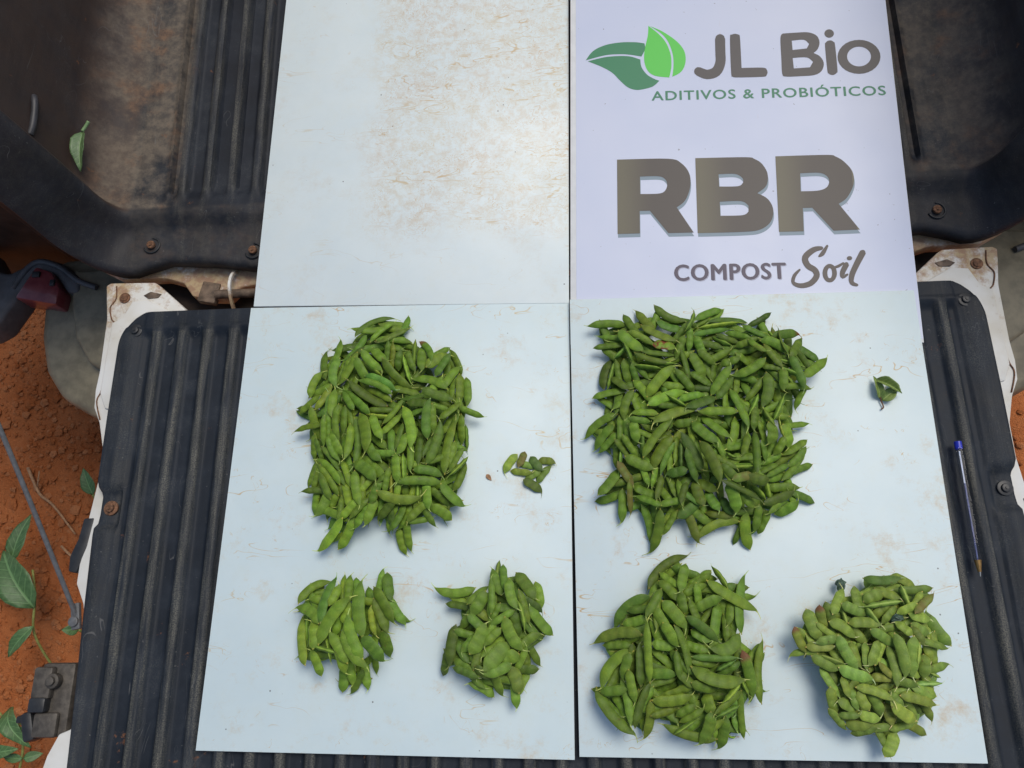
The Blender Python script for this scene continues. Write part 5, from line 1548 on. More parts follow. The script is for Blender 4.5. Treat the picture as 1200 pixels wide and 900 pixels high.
E1n 494 -2001 307 -82 15 -4 503 96 52 7
E1n 606 -1148 265 -136 -17 -8 571 115 53 -17
E0n 706 -1091 331 5 10 3 329 83 54 2
E1n 396 -1873 293 7 13 2 325 102 64 -1
E1n 1101 -2231 303 164 8 -5 620 96 61 9
E1n 433 -1712 290 -128 0 20 554 122 62 -19
E1n 1042 -697 158 35 -15 -5 659 96 61 15
E0n 1356 -1492 273 -54 -5 -15 339 95 54 -1
E0n 1510 -894 260 -158 0 -1 397 95 61 1
E0n 1099 -1721 335 130 -14 16 307 104 54 5
E0n 1614 -1418 266 102 -8 -9 428 94 60 -6
E0n 1083 -1564 319 132 -15 -6 396 91 57 10
E0n 1351 -1483 304 -142 0 -22 369 87 59 1
E0n 1282 -1664 287 -37 -16 2 333 99 55 -1
E1n 1762 -998 230 79 -12 22 690 109 55 8
E1n 1439 -2268 223 -103 -19 14 386 109 58 6
E1n 703 -2165 244 -101 -18 -9 436 96 52 7
E0n 1363 -1145 237 -128 8 16 343 70 43 0
E0n 1180 -1089 300 27 -16 17 370 85 54 3
E1n 653 -1609 307 90 0 20 460 102 52 -1
E0n 1389 -879 285 -7 3 -10 328 96 52 2
E0n 1025 -794 277 -36 17 -14 321 77 50 0
E1n 1667 -2043 248 91 16 -3 584 70 46 4
E14 1908 -1654 222 82 0 12 686 90 64 8
E1n 639 -1197 310 15 15 0 328 102 61 0
E0n 1263 -885 307 22 1 18 339 90 57 1
E1n 514 -1660 298 -106 -10 13 317 102 58 -1
E1n 425 -1405 260 -167 -17 5 582 115 65 -13
E1n 895 -2067 276 16 -12 7 332 77 53 -1
E0n 1088 -2194 321 30 -14 8 327 43 82 1
E1n 1513 -744 253 121 -18 16 319 65 82 -4
E1n 569 -1846 340 -79 0 11 358 96 60 -3
E1n 979 -1926 321 9 0 12 457 115 58 -9
E1n 888 -1721 312 1 9 10 319 109 58 3
E0n 1161 -2089 301 30 12 -15 319 77 48 0
E0n 1444 -1899 253 1 -1 10 323 90 59 -7
E1n 984 -909 301 -50 12 -4 319 109 65 9
E0n 1365 -2210 298 38 -3 18 322 77 50 1
E0n 896 -1193 390 -58 0 13 313 109 64 -4
E0n 1233 -1456 310 -16 15 -3 307 102 64 -2
E0n 1536 -1280 268 -92 10 9 319 83 58 4
E0n 1557 -1640 281 30 16 -3 317 77 60 -4
E1n 799 -1033 401 -123 10 6 384 90 63 3
E1n 1586 -1107 258 -101 15 19 332 90 53 5
E1n 1450 -1224 285 -103 12 -17 447 115 65 -2
E0n 1273 -969 318 -86 -12 -17 321 90 62 2
E1n 681 -1991 330 67 0 15 522 83 53 5
E1n 1113 -1003 347 96 -4 -19 254 109 63 2
E1n 1326 -1996 336 -76 14 19 232 125 53 -7
E1n 913 -1432 310 -5 -4 -5 274 109 52 -5
E0n 1309 -1614 314 -7 -15 -4 307 77 49 1
E1n 1030 -1151 365 -50 0 2 401 138 56 3
E1n 1104 -2053 310 29 13 3 262 83 54 1
E1n 1138 -780 315 -105 16 -9 361 109 54 -3
E1n 1295 -1817 362 -11 -13 8 317 102 59 -6
E0n 1685 -1823 330 -64 -14 7 241 50 82 0
E1n 1657 -947 289 -29 -10 -18 671 125 56 -3
E1n 1295 -1344 311 -31 10 -20 252 109 54 -4
E0n 1523 -1624 306 28 15 3 254 58 82 1
E1n 1397 -1027 333 23 -1 18 353 115 54 7
E1n 967 -1346 392 -59 -12 14 309 115 59 5
E0n 1225 -1086 356 109 0 21 281 90 63 1
E1n 1254 -2219 339 -113 -13 -7 378 122 54 9
E1r 1726 -1725 287 -79 -16 7 535 115 57 4
E1n 1066 -1507 391 -77 -5 -20 553 83 52 10
E0n 1484 -2056 354 -156 13 -6 309 65 82 -1
E1n 740 -1467 385 91 7 -17 689 83 58 1
E1n 1305 -1291 358 -38 -10 12 461 102 62 6
E1n 1498 -1380 332 -159 9 11 396 138 52 26
E1n 1491 -1976 362 -144 12 -17 418 77 53 2
E1n 1039 -1641 353 -84 1 -7 323 77 59 -2
E1n 1528 -1880 375 -135 6 -10 321 65 82 4
E1n 1421 -1543 363 0 0 0 514 70 51 -2
E1n 1443 -1679 385 -9 0 -19 591 138 55 -16
F0n 3091 -826 90 -147 0 20 421 80 61 6
F0n 3157 -1031 88 -139 0 -10 406 96 63 -4
F0n 2908 -1923 74 -37 0 10 399 94 60 1
F0n 3596 -1657 76 -85 -1 -6 353 81 58 7
F0n 3556 -1635 118 -75 0 -15 386 86 58 3
F0n 2991 -2127 69 -163 0 14 402 93 57 8
F0n 3371 -1222 82 -138 0 9 472 96 55 -4
F0n 3205 -1140 126 -31 -5 0 391 83 64 6
F0n 3136 -1138 149 -135 -23 -8 403 88 52 0
F0n 3033 -860 132 -147 -1 -16 445 87 52 8
F0n 2729 -2122 82 -46 4 -21 373 85 60 10
F0n 2654 -1156 83 -143 0 6 481 86 55 3
F0n 2610 -1282 116 -175 8 -21 416 87 63 0
F0n 3457 -1147 127 -10 -10 1 370 100 62 -2
F0n 3133 -1123 193 -107 -9 7 374 91 62 -10
F0n 3034 -1335 96 -66 -12 18 360 97 66 -2
F0n 2582 -1438 121 -95 -18 9 436 95 59 -10
F0n 2752 -1525 80 -60 -1 17 375 98 62 2
F0n 3086 -917 209 -79 20 12 407 82 51 -1
F0n 3046 -1195 223 -42 0 -3 387 86 65 3
F0n 2864 -1843 117 -36 0 -6 355 95 64 6
F0n 2730 -2094 121 1 7 19 335 84 55 -3
F0n 3267 -1805 74 -17 0 9 357 92 58 4
F0n 2797 -2056 157 -35 8 -1 348 83 56 6
F0n 3243 -842 155 -170 21 -4 434 98 54 -4
F0n 3231 -1245 217 -21 -20 18 429 99 62 2
F0n 3109 -1373 118 -35 -16 -13 449 98 60 2
F0n 3636 -1309 111 -39 -15 16 407 93 60 3
F0n 3341 -1025 224 -168 19 -7 493 85 59 -2
F0n 2856 -1366 122 -22 -9 6 403 96 56 -3
F0n 3348 -1002 269 -58 0 -18 334 97 64 2
F0n 2613 -1494 129 -107 -16 0 445 95 54 3
F0n 2714 -1742 152 -70 15 -7 338 94 63 8
F0n 2946 -1040 240 -177 -18 3 421 100 62 -4
F0n 3485 -1600 147 -104 -14 11 404 80 62 4
F0n 2384 -1379 127 -91 -20 -13 414 83 54 -1
F0n 3145 -1816 116 -37 -4 -19 365 88 63 0
F0n 3417 -2066 71 -148 0 -17 423 82 60 1
F0n 3136 -2150 112 -135 0 9 430 100 57 -1
F0n 2561 -1484 167 -54 -5 18 404 96 63 -6
F0n 2673 -1850 164 -87 -1 11 403 94 54 -8
F0n 2873 -1568 158 -121 3 -13 393 95 60 2
F0n 3436 -1594 179 -103 -15 7 356 87 61 0
F0n 3411 -1996 114 -100 3 -3 412 88 63 -5
F0n 2894 -1606 198 -123 2 7 434 86 62 -3
F0n 3554 -1869 130 -101 -10 -8 406 88 62 -9
F0n 3281 -1984 152 -65 0 -3 390 92 56 -8
F0n 2995 -883 246 -150 1 11 401 92 58 7
F0n 3641 -1450 175 -143 20 9 489 82 55 -4
F0n 3091 -1612 126 -143 11 12 460 91 55 2
F0n 2849 -1126 222 -2 19 7 365 97 53 2
F0n 2799 -1764 225 -128 -7 -4 437 97 61 6
F0n 3358 -1731 151 -19 22 -3 337 100 56 -4
F0n 2966 -1602 256 -150 18 22 435 95 59 3
F0n 2451 -1276 179 -136 20 13 463 89 58 -1
F0n 2400 -1382 245 -42 -16 19 421 81 57 -1
F0n 3191 -1227 272 -125 -3 -18 466 101 53 5
F0n 3585 -1550 239 -85 -18 -5 372 99 65 -2
F0n 2899 -1252 213 -25 -4 15 412 88 63 -3
F0n 2754 -1145 253 -28 6 14 331 92 52 -4
F0n 2657 -1777 216 -54 13 -1 351 91 60 -1
F0n 3363 -1988 167 -25 -11 -4 357 81 62 0
F0n 2634 -1538 188 -61 -7 20 390 99 54 6
F0n 3047 -2189 151 -53 3 9 372 88 61 6
F0n 3594 -1471 296 -89 -14 -18 415 95 59 -9
F0n 3036 -1723 256 -77 -18 -20 343 99 58 1
F0n 3009 -1834 242 -58 -18 -15 372 82 51 -2
F0n 2692 -2143 169 -46 -8 0 398 93 66 9
F0n 2850 -1413 212 -29 4 17 347 86 64 -6
F0n 3247 -876 292 -155 -8 -3 427 80 60 -2
F0n 3410 -1706 203 -21 16 -4 349 88 61 2
F0n 3277 -1628 180 -153 -14 12 400 95 55 -7
F0n 2761 -1972 238 -38 -16 16 441 93 66 0
F0n 3008 -1960 238 -73 -18 -20 340 90 62 2
F0n 2753 -1442 244 -2 3 15 387 99 62 7
F0n 2914 -1379 267 -130 8 -1 431 80 59 0
F0n 2774 -2115 210 -20 -5 17 371 91 65 5
F0n 2885 -1939 209 -73 -17 10 358 101 60 10
F0n 3164 -2133 186 -123 0 -7 359 97 53 4
F0n 2626 -1278 267 -87 -1 -12 365 85 62 -2
F0n 3188 -1477 203 -164 20 -14 512 96 65 -1
F0n 2786 -967 248 -177 -18 -16 323 92 59 7
F0n 2557 -1561 224 -33 -11 4 389 89 65 -3
F0n 3255 -1317 274 -17 -17 -1 461 98 59 -2
F0n 2536 -1686 287 -73 7 -4 376 84 51 4
F0n 3454 -953 261 -176 18 -3 483 99 52 -3
F0n 3050 -2297 186 -82 -20 18 410 91 65 1
F0n 3015 -1068 311 -63 -3 11 349 100 61 -10
F0n 3154 -1586 269 -139 15 21 430 99 59 -1
F0n 2395 -1499 294 -73 0 -17 405 85 56 11
F0n 2504 -1125 272 -153 -17 12 356 81 60 5
F0n 3293 -1885 227 -127 -1 -20 424 96 55 8
F0n 3509 -1738 261 -79 0 8 373 94 56 -9
F0n 3518 -1426 335 -83 -6 -2 348 97 59 -7
F0n 3109 -1980 236 -76 -10 -20 401 84 62 -1
F0n 2787 -1756 313 -173 -2 -14 437 86 56 1
F0n 3497 -1188 348 -86 14 -5 393 95 55 -4
F1n 3563 -1410 386 -16 -12 -14 325 77 54 3
F0n 2289 -1523 276 -171 -17 8 311 70 45 -11
F0n 3326 -2188 161 153 19 0 332 90 52 -3
F0n 3000 -2293 229 -63 -6 -20 286 90 56 -4
F0n 3365 -808 338 -32 2 -16 298 102 53 5
F0n 3452 -2020 189 -64 -5 14 295 83 53 4
F0n 3204 -1285 330 129 13 -4 342 95 60 5
F0n 3143 -1517 323 -133 -1 -7 380 90 61 8
F0n 2771 -1793 336 -133 -1 -19 436 85 57 -8
F0n 3056 -1626 345 137 0 18 321 93 55 -11
F0n 3061 -1450 320 4 9 16 348 95 62 -1
F0n 3284 -1627 323 159 15 20 340 98 57 9
F0n 2991 -1852 310 24 0 15 419 105 54 3
F0n 2808 -2103 264 -42 -4 16 320 93 58 2
F0n 2795 -1643 334 -141 -5 4 424 87 58 -6
F1n 3413 -863 359 -178 -1 -12 438 90 60 5
F1n 3169 -749 327 2 15 -21 405 102 60 -8
F1r 2285 -1380 316 -67 -2 -4 302 96 63 -6
F0n 2688 -1336 282 17 -16 4 378 105 64 0
F0n 3574 -1619 292 17 -6 9 345 90 52 -2
F1n 3701 -1228 157 117 -10 -19 434 122 52 6
F1n 2531 -1779 319 -60 2 -16 367 90 55 0
F0n 3290 -2021 236 -61 -18 -3 305 77 47 6
F0n 2589 -1139 322 -73 -15 14 312 96 55 2
F1r 2509 -1178 328 -80 -15 21 313 102 58 -2
F1n 2421 -1240 332 -70 0 3 373 138 60 -1
F1n 3050 -2312 248 62 -7 -12 311 122 53 -8
F1n 2537 -1949 317 -78 -15 1 300 109 65 -4
F0n 3556 -1694 302 -21 -16 -11 133 36 43 -2
F0n 3340 -1152 327 8 13 11 298 77 56 2
F0n 3202 -2160 235 13 -11 -16 343 77 56 0
F0n 2844 -1323 297 -52 7 15 289 102 60 1
F0n 2739 -1139 291 -81 12 11 306 58 82 2
F0n 3349 -970 371 -72 -8 -2 306 65 82 -1
F0n 2880 -992 328 -84 0 -9 314 102 53 -4
F0n 2559 -1288 340 -35 -6 -3 307 70 40 -4
F0n 3483 -1775 292 2 0 7 315 65 82 2
F0n 2648 -1550 312 -52 15 -18 277 96 55 0
F0n 3377 -1195 352 22 14 -4 316 77 47 1
F0n 3426 -1033 375 -122 -1 8 337 77 53 0
F0n 3227 -1829 310 9 -3 1 307 70 43 -5
F0n 3190 -912 349 -24 14 -17 282 109 59 -5
F0n 3119 -1064 353 33 8 10 322 102 56 -4
F0n 3399 -1837 313 160 11 14 315 125 58 -4
F0n 3041 -1468 356 59 -7 -2 332 90 64 4
F1n 2467 -1439 346 1 5 -14 310 109 65 4
F0n 3239 -1755 357 -16 -4 20 304 96 56 -1
F0n 2798 -1519 351 -80 13 -14 290 96 55 -2
F0n 2962 -2176 283 6 0 -1 312 83 52 -2
F1n 3355 -1934 331 -15 -9 -8 411 109 53 7
F1n 2815 -2207 297 14 12 22 289 90 56 -4
F0n 3179 -1236 370 14 -5 14 340 77 57 0
F0n 2704 -1644 356 -23 4 -12 296 77 58 -2
F1n 2692 -984 334 57 -15 -2 355 102 66 1
F1n 2563 -2121 294 -50 -16 18 303 77 57 3
F0n 2555 -1558 359 -19 12 -18 285 58 82 0
F1n 2844 -1072 352 -22 -3 6 308 109 58 0
F1n 3147 -1137 382 -134 -1 -17 263 83 55 -3
F0n 3045 -2067 284 -76 8 0 248 115 64 8
F1n 2491 -1595 361 -28 0 7 317 102 56 -3
F1n 3453 -1137 396 -13 1 -22 236 115 62 0
F1n 2507 -1383 374 -167 -1 -16 256 96 59 -2
F0n 2998 -1145 379 -58 6 -12 243 58 82 -3
F1n 3434 -1617 336 -96 -6 19 253 115 65 3
F1n 2648 -1982 337 154 14 13 249 115 61 -5
F0n 3024 -1725 362 -2 13 -10 240 90 62 3
F1n 3316 -1065 406 -156 -7 -14 253 90 63 1
F1n 2694 -1285 337 -36 -1 -9 320 125 66 12
F1b 3513 -1006 412 39 -11 -15 341 87 54 1
F0n 3057 -1638 390 131 -4 12 220 77 55 7
F0n 3133 -1917 370 -51 0 -11 206 90 59 0
F1n 2771 -2146 314 4 10 3 292 102 56 -5
F1n 2876 -1527 372 -98 9 -17 292 96 58 1
F0n 2724 -1933 353 -77 -2 -6 229 96 64 4
F1n 3048 -947 352 23 4 4 261 125 62 5
F1n 2652 -1822 368 -80 12 -18 223 90 57 2
F1n 2920 -1219 384 -4 11 -12 348 109 52 7
F1n 2813 -1918 372 113 5 -5 230 102 58 8
F1n 2863 -2078 348 -12 -1 -3 237 102 53 -2
F0n 3442 -1253 395 -28 -4 5 220 125 56 -8
F0n 3388 -1334 424 -65 6 11 223 90 53 2
F1n 2929 -1977 317 -64 -12 22 297 109 63 8
F1n 3165 -2008 371 141 12 10 346 132 59 10
F1n 2951 -1502 388 -119 6 -13 312 109 56 1
F1n 3256 -1249 420 138 -10 21 218 102 65 -4
F1n 3106 -1629 399 -89 11 4 442 96 55 6
F1n 2719 -1499 388 -63 -1 14 408 115 58 -4
F1n 3087 -1025 389 -171 -1 5 446 65 82 -2
F1n 2778 -1678 380 -16 0 10 376 122 55 -8
F0n 2674 -2068 344 2 11 -5 230 70 49 -4
F1n 2925 -1879 405 -20 4 -13 406 96 52 10
F0n 3368 -1516 423 -99 -10 11 280 58 82 0
F1n 3073 -1353 385 -33 -12 12 336 102 53 4
F1n 3314 -1536 431 -96 -10 2 444 122 53 -2
F1n 3178 -1526 442 -85 0 18 464 109 62 7
G1n -504 483 54 -15 0 7 210 79 42 10
G1b -587 557 75 -112 13 6 236 90 42 1
G1n -313 399 54 51 0 -9 286 86 42 7
G1n -709 507 54 -123 0 -3 300 100 42 -8
G1n -438 402 63 30 5 -3 233 90 42 -2
G1n -569 420 72 -7 9 12 294 79 42 -3
G1n -285 530 58 -8 3 2 227 90 42 8
G1n -404 507 81 -50 7 1 244 100 42 -1
G1n -443 254 62 -33 -9 -10 289 108 42 1
"""
KB = [-1.7, -1.35, -1.1, -.9, -.7, -.5, -.35, -.2, -.08, .08, .2, .35, .5, .7, .9, 1.1, 1.35, 1.7]
TS = [0, .022, .04, .065, .10, .15, .205, .27, .34, .40, .455, .52, .58, .63, .685, .74, .79, .84, .885, .925, .96, .985, 1.0]
def pod_geo(k, seeds, edge, seed):
    rr = random.Random(seed); sp = {3: (.21, .44, .665), 2: (.28, .58), 4: (.18, .36, .54, .71)}[seeds]; sp = [q+rr.uniform(-.02, .02) for q in sp]; amp = [rr.uniform(.6, 1) for q in sp]; sg = {2: .12, 3: .085, 4: .068}[seeds]
    vs, cols, N = [], [], 12; beak = rr.choice([-1, 1])*rr.uniform(.2, .7)
    for t in TS:
        if t < .03: r = .10+t*1.2
        elif t < .205: r = .22+.78*math.sin(min(1, (t-.025)/.18)*math.pi/2)
        elif t < .66: r = 1
        else: r = max(.085, 1-((t-.66)/.26)**1.45*.955) if t < .92 else .085-.04*(t-.92)/.08
        b = max(h*math.exp(-((t-s)/sg)**2) for s, h in zip(sp, amp))
        ry = r*(.96+.04*b); r *= 1-.16*min(1, abs(t-.42)/.42)**2; rz = r*(.38+.62*b) if r > .2 else r*.8
        if edge: ry, rz = r*(.74+.26*b) if r > .2 else r, r*(.94+.06*b)
        cy = k*4*t*(1-t)+beak*max(0, (t-.84)/.16)**2; cx = t-.5
        slope = (k*4*(1-2*t)+beak*2*max(0, (t-.84)/.16)/.16)/4.6; a = math.atan(slope); ny, nx_ = math.cos(a), -math.sin(a)
        for i in range(N):
            th = 2*math.pi*i/N; c_, s_ = math.cos(th), math.sin(th)
            if edge: yv, zv = .5*ry*c_*abs(c_)**.1, .5*rz*s_
            else: yv, zv = .5*ry*c_, .5*rz*s_*abs(s_)**.32
            vs.append((cx+nx_*yv/4.6, cy+ny*yv, zv))
            sut = (abs(c_) > .95 and not edge) or (abs(s_) > .95 and edge)
            if t < .03: cols.append((2.0, 1.15, 2.0))
            elif t > .90: cols.append((3.0, 2.1, 6.5))
            elif sut: cols.append((1.75, 1.5, 2.0) if edge else (1.4, 1.25, 1.5))
            else: g_ = .70+.36*b; cols.append((g_, g_, g_))  # shading in the dips between seeds, put into the colour
    fs = [(j*N+i, j*N+(i+1) % N, (j+1)*N+(i+1) % N, (j+1)*N+i) for j in range(len(TS)-1) for i in range(N)]
    fs += [tuple(range(N))[::-1], tuple((len(TS)-1)*N+i for i in range(N))]
    return vs, [f[::-1] for f in fs], cols
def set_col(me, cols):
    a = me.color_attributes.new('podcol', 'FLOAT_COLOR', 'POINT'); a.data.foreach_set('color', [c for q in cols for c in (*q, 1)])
VAR = {}
def variant(k, seeds, edge, alt):
    key = (k, seeds, edge, alt)
    if key not in VAR:
        vs_, fs_, cols = pod_geo(k, seeds, edge, hash((round(k*100), seeds, edge, alt)) & 0xffff)
        me = bpy.data.meshes.new('soybean_pod'); me.from_pydata(vs_, [], [f for f in fs_]); me.materials.append(M['pod'])
        bm = bmesh.new(); bm.from_mesh(me); bmesh.ops.recalc_face_normals(bm, faces=bm.faces); bm.to_mesh(me); bm.free()
        for p in me.polygons: p.use_smooth = True
        set_col(me, cols); VAR[key] = (me, vs_, fs_, cols)
    return VAR[key]
PILE = {'A': ('green soybean pod in the big heap on the left board', 'pods of the big left heap', (.128, .228, .018)), 'B': ('green soybean pod in the lower left small heap of long pods', 'pods of the lower left heap', (.142, .248, .020)),
        'C': ('green soybean pod in the small heap right of the lower left one', 'pods of the small heap beside the seam', (.124, .222, .022)), 'D': ('green soybean pod in the largest heap below the sign', 'pods of the largest heap', (.118, .214, .017)),
        'E': ('green soybean pod in the lower heap just right of the seam', 'pods of the lower middle right heap', (.128, .226, .019)), 'F': ('pale green soybean pod in the lower right corner heap', 'pods of the lower right heap', (.188, .286, .040)), 'G': ('tiny green soybean pod in the little cluster of nine', 'pods of the tiny cluster', (.170, .260, .034))}
SPECIAL = {'A3': 'curved green pod lying above the big left heap, leftmost of four', 'Ar': 'green pod with brown end at the top edge of the big left heap', 'C1': 'two seeded green pod lying apart at upper left of the small heap', 'C2': 'short green pod below the stray two seeded pod', 'C6': 'green pod lying apart below the small heap beside the seam',
           'Dt': 'green pod with reddish tip at the upper right of the largest heap', 'Ds': 'red brown spotted pod near the top left of the largest heap', 'E5': 'long curved green pod at lower left edge of the lower middle heap', 'E4': 'upright narrow pod at the right edge of the lower middle heap', 'Er': 'green pod with orange red end at the right of the lower middle heap', 'Fb': 'dark brown pointed pod at the top right of the lower right heap', 'Gb': 'tiny brownish pod in the little cluster'}
FR = {0: 'pod with rusty red end sticking out left of the lower right heap', 1: 'short pod with dark red tip at upper left of the lower right heap'}
INDS = []; rp = random.Random(21); fr = 0; sv, sf, sc = [], [], []
for li, ln in enumerate(PODS.strip().splitlines()):
    q = ln.split(); pile, ind, tone = q[0][0], q[0][1] == '1', q[0][2]
    x, y, z = [int(v)*1e-4 for v in q[1:4]]; yaw, pitch, roll = [R(int(v)) for v in q[4:7]]; L, w, th = [int(v)*1e-4 for v in q[7:10]]; sag = int(q[10])/100
    k = min(KB, key=lambda b: abs(b-sag*L/w)); seeds = 2 if L < .034 else (3 if L < .056 else 4)
    if rp.random() < .2: seeds = 5-seeds if seeds < 4 else 3
    me, vv, ff, cc = variant(k, seeds, th > w, rp.randrange(4))
    bc = PILE[pile][2]; g1, g2 = rp.gauss(0, .20), rp.gauss(0, .05)
    br = max(.5, 1+g1); col = (bc[0]*br*(1+g2*1.3), bc[1]*br, bc[2]*br*(1-g2))
    if rp.random() < .05: col = (col[0]*.82, col[1]*.95, col[2]*1.3)
    elif rp.random() < .04: col = (col[0]*1.2, col[1]*.98, col[2]*1.1)
    rot = (roll, -pitch, yaw)
    if ind:
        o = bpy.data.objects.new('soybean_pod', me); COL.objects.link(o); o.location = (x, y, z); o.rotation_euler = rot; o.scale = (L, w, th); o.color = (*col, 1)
        lab = SPECIAL.get(pile+tone)
        if pile == 'F' and tone == 'r': lab = FR[min(fr, 1)]; fr += 1
        INDS.append((o, pile, x, y, yaw, L)); tag(o, lab or PILE[pile][0], 'soybean pod', PILE[pile][1]); o['own'] = 1 if lab else 0
        if tone in 'rsbt':
            o.material_slots[0].link = 'OBJECT'; o.material_slots[0].material = M['pod_'+tone]
    else:
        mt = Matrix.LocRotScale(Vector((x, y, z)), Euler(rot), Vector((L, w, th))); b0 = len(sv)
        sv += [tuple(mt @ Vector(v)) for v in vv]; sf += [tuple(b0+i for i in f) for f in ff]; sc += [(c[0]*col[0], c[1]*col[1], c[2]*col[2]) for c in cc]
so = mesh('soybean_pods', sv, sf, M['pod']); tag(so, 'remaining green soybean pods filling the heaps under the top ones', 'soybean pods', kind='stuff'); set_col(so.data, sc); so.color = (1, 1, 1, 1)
bm = bmesh.new(); bm.from_mesh(so.data); bmesh.ops.recalc_face_normals(bm, faces=bm.faces); bm.to_mesh(so.data); bm.free()

# each pod's own label: how long it is, where its beak points and where in its heap it lies
HEAP = {'A': 'big left heap', 'B': 'lower left heap', 'C': 'small heap beside the seam', 'D': 'largest heap', 'E': 'lower middle heap', 'F': 'lower right heap', 'G': 'tiny cluster'}
DIRS = ['right', 'up right', 'up', 'up left', 'left', 'down left', 'down', 'down right']
for pile in HEAP:
    mem = [q for q in INDS if q[1] == pile]; xa, xb = min(q[2] for q in mem), max(q[2] for q in mem); ya, yb = min(q[3] for q in mem), max(q[3] for q in mem); ls = sorted(q[5] for q in mem)
    big = pile in 'AD'; rows_ = ['bottom edge', 'lower part', 'middle', 'upper part', 'top edge'] if big else ['lower part', 'middle', 'upper part']; cols_ = ['far left', 'left', 'centre', 'right', 'far right'] if big else ['left', 'centre', 'right']
    for o, p, x, y, yaw, L in mem:
        own = o['own']; del o['own']
        if own: continue
        size = 'Short' if L < ls[len(ls)//3] else ('Long' if L > ls[2*len(ls)//3] else 'Medium'); d = DIRS[round(yaw/(math.pi/4)) % 8]
        r_ = rows_[min(len(rows_)-1, int((y-ya)/(yb-ya+1e-6)*len(rows_)))]; c_ = cols_[min(len(cols_)-1, int((x-xa)/(xb-xa+1e-6)*len(cols_)))]
        o['label'] = '%s green pod pointing %s, %s %s of the %s' % (size.lower(), d, r_, c_, HEAP[pile])

    by = {}
    for q in mem: by.setdefault(q[0]['label'], []).append(q)
    for lab, qs in by.items():
        if len(qs) > 1:
            qs.sort(key=lambda q: q[2])
            for i, q in enumerate(qs): q[0]['label'] = lab+(', leftmost' if i == 0 else ', rightmost' if i == len(qs)-1 else ', %s from left' % ('second', 'third', 'fourth', 'fifth')[min(3, i-1)])

# ------------------------------------------------------------------ leaves, scraps, vine, twig, pen
def leaf_bm(bm, base, tip, width, fold=.25, curl=.15, up=(0, 0, 1), n=9, m=4):
    base, tip = Vector(base), Vector(tip); d = tip-base; L = d.length; d.normalize(); up = Vector(up); s = d.cross(up).normalized(); u = s.cross(d); g = []; lm = bm.verts.layers.float.get('mid') or bm.verts.layers.float.new('mid'); lv = bm.verts.layers.float.get('vein') or bm.verts.layers.float.new('vein')
    for i in range(n):
        t = i/(n-1); wd = width/2*max(.02, math.sin(math.pi*min(1, t**.75*.98+.02)))**.85
        row = []
        for j in range(-m, m+1):
            v = j/m; rip = .04*width*math.sin(t*17+j)*abs(v)
            row.append(bm.verts.new(base+d*L*t+s*wd*v*math.cos(fold)+u*(abs(v)*wd*math.sin(fold)+curl*L*math.sin(math.pi*t)*.5-curl*L*t*t*.4+rip))); row[-1][lm] = abs(v)*max(.15, wd/(width/2)); row[-1][lv] = t*7-abs(v)*1.6*wd/(width/2)
        g.append(row)
    for a, b in zip(g, g[1:]):
        for j in range(2*m): bm.faces.new((a[j], a[j+1], b[j+1], b[j]))
def thick(o, t=.0004):
    md = o.modifiers.new('thickness', 'SOLIDIFY'); md.thickness = t; return o
# curled leaf lying in the bed corner
bm = bmesh.new(); leaf_bm(bm, (-.624, .478, .066), (-.622, .424, .060), .024, .65, .15); add_tube(bm, catmull([(-.624, .478, .067), (-.620, .484, .068), (-.616, .490, .070)]), [.0018]*11, 6)
thick(from_bm('curled_leaf', bm, M['leaf2'], None, True)); tag(bpy.data.objects['curled_leaf'], 'curled pale green leaf lying in the left corner of the bed', 'leaf')
# crumpled leaf on the right board
P = lambda px: px
lb = bpy.data.objects.new('crumpled_leaf', None); link(lb); lb.location = (.352, .131, .0092); lb.scale = (.85, .85, .85); tag(lb, 'small crumpled green leaf beside the largest heap on the right board', 'leaf')
for nm, bs, tp, w_, fo, cu in (('leaf_blade', (-.010, .016, .004), (.020, -.004, .012), .022, .95, .25), ('leaf_blade', (-.006, -.010, .002), (-.012, .020, .010), .014, .7, .3), ('leaf_blade', (-.004, -.012, .002), (.017, .004, .006), .018, .5, .2), ('leaf_blade', (.006, .010, .006), (.022, .002, .004), .013, .3, .1)):
    bm = bmesh.new(); leaf_bm(bm, bs, tp, w_, fo, cu); thick(from_bm(nm, bm, M['scrap'], lb))
bm = bmesh.new(); add_tube(bm, catmull([(-.006, -.008, .004), (-.005, -.014, .003), (-.003, -.021, .0022), (-.006, -.024, .002)]), .0010, 6); from_bm('leaf_stalk', bm, M['bolt'], lb)
for loc, rz, lab in (((.2775, -.0815, .014), .9, 'dark leaf scrap at the top left of the lower right heap'), ((.3233, -.1141, .034), .2, 'dark leaf scrap on top of the lower right heap')):
    bm = bmesh.new(); leaf_bm(bm, (-.007, -.003, 0), (.007, .002, .003), .010, .6, .3); leaf_bm(bm, (-.003, .004, .001), (.006, -.004, .004), .008, .4, .3)
    o = thick(from_bm('leaf_scrap', bm, M['scrapd'])); o.location = loc; o.rotation_euler = (0, .2, rz); tag(o, lab, 'leaf scrap')
# dry seed husk flake on the left board
bm = bmesh.new(); leaf_bm(bm, (-.0985, .0399, .0036), (-.0924, .0329, .0042), .005, .3, .1); o = thick(from_bm('husk_flake', bm, M['twig'])); tag(o, 'tiny brown husk flake left of the little pod cluster', 'husk')

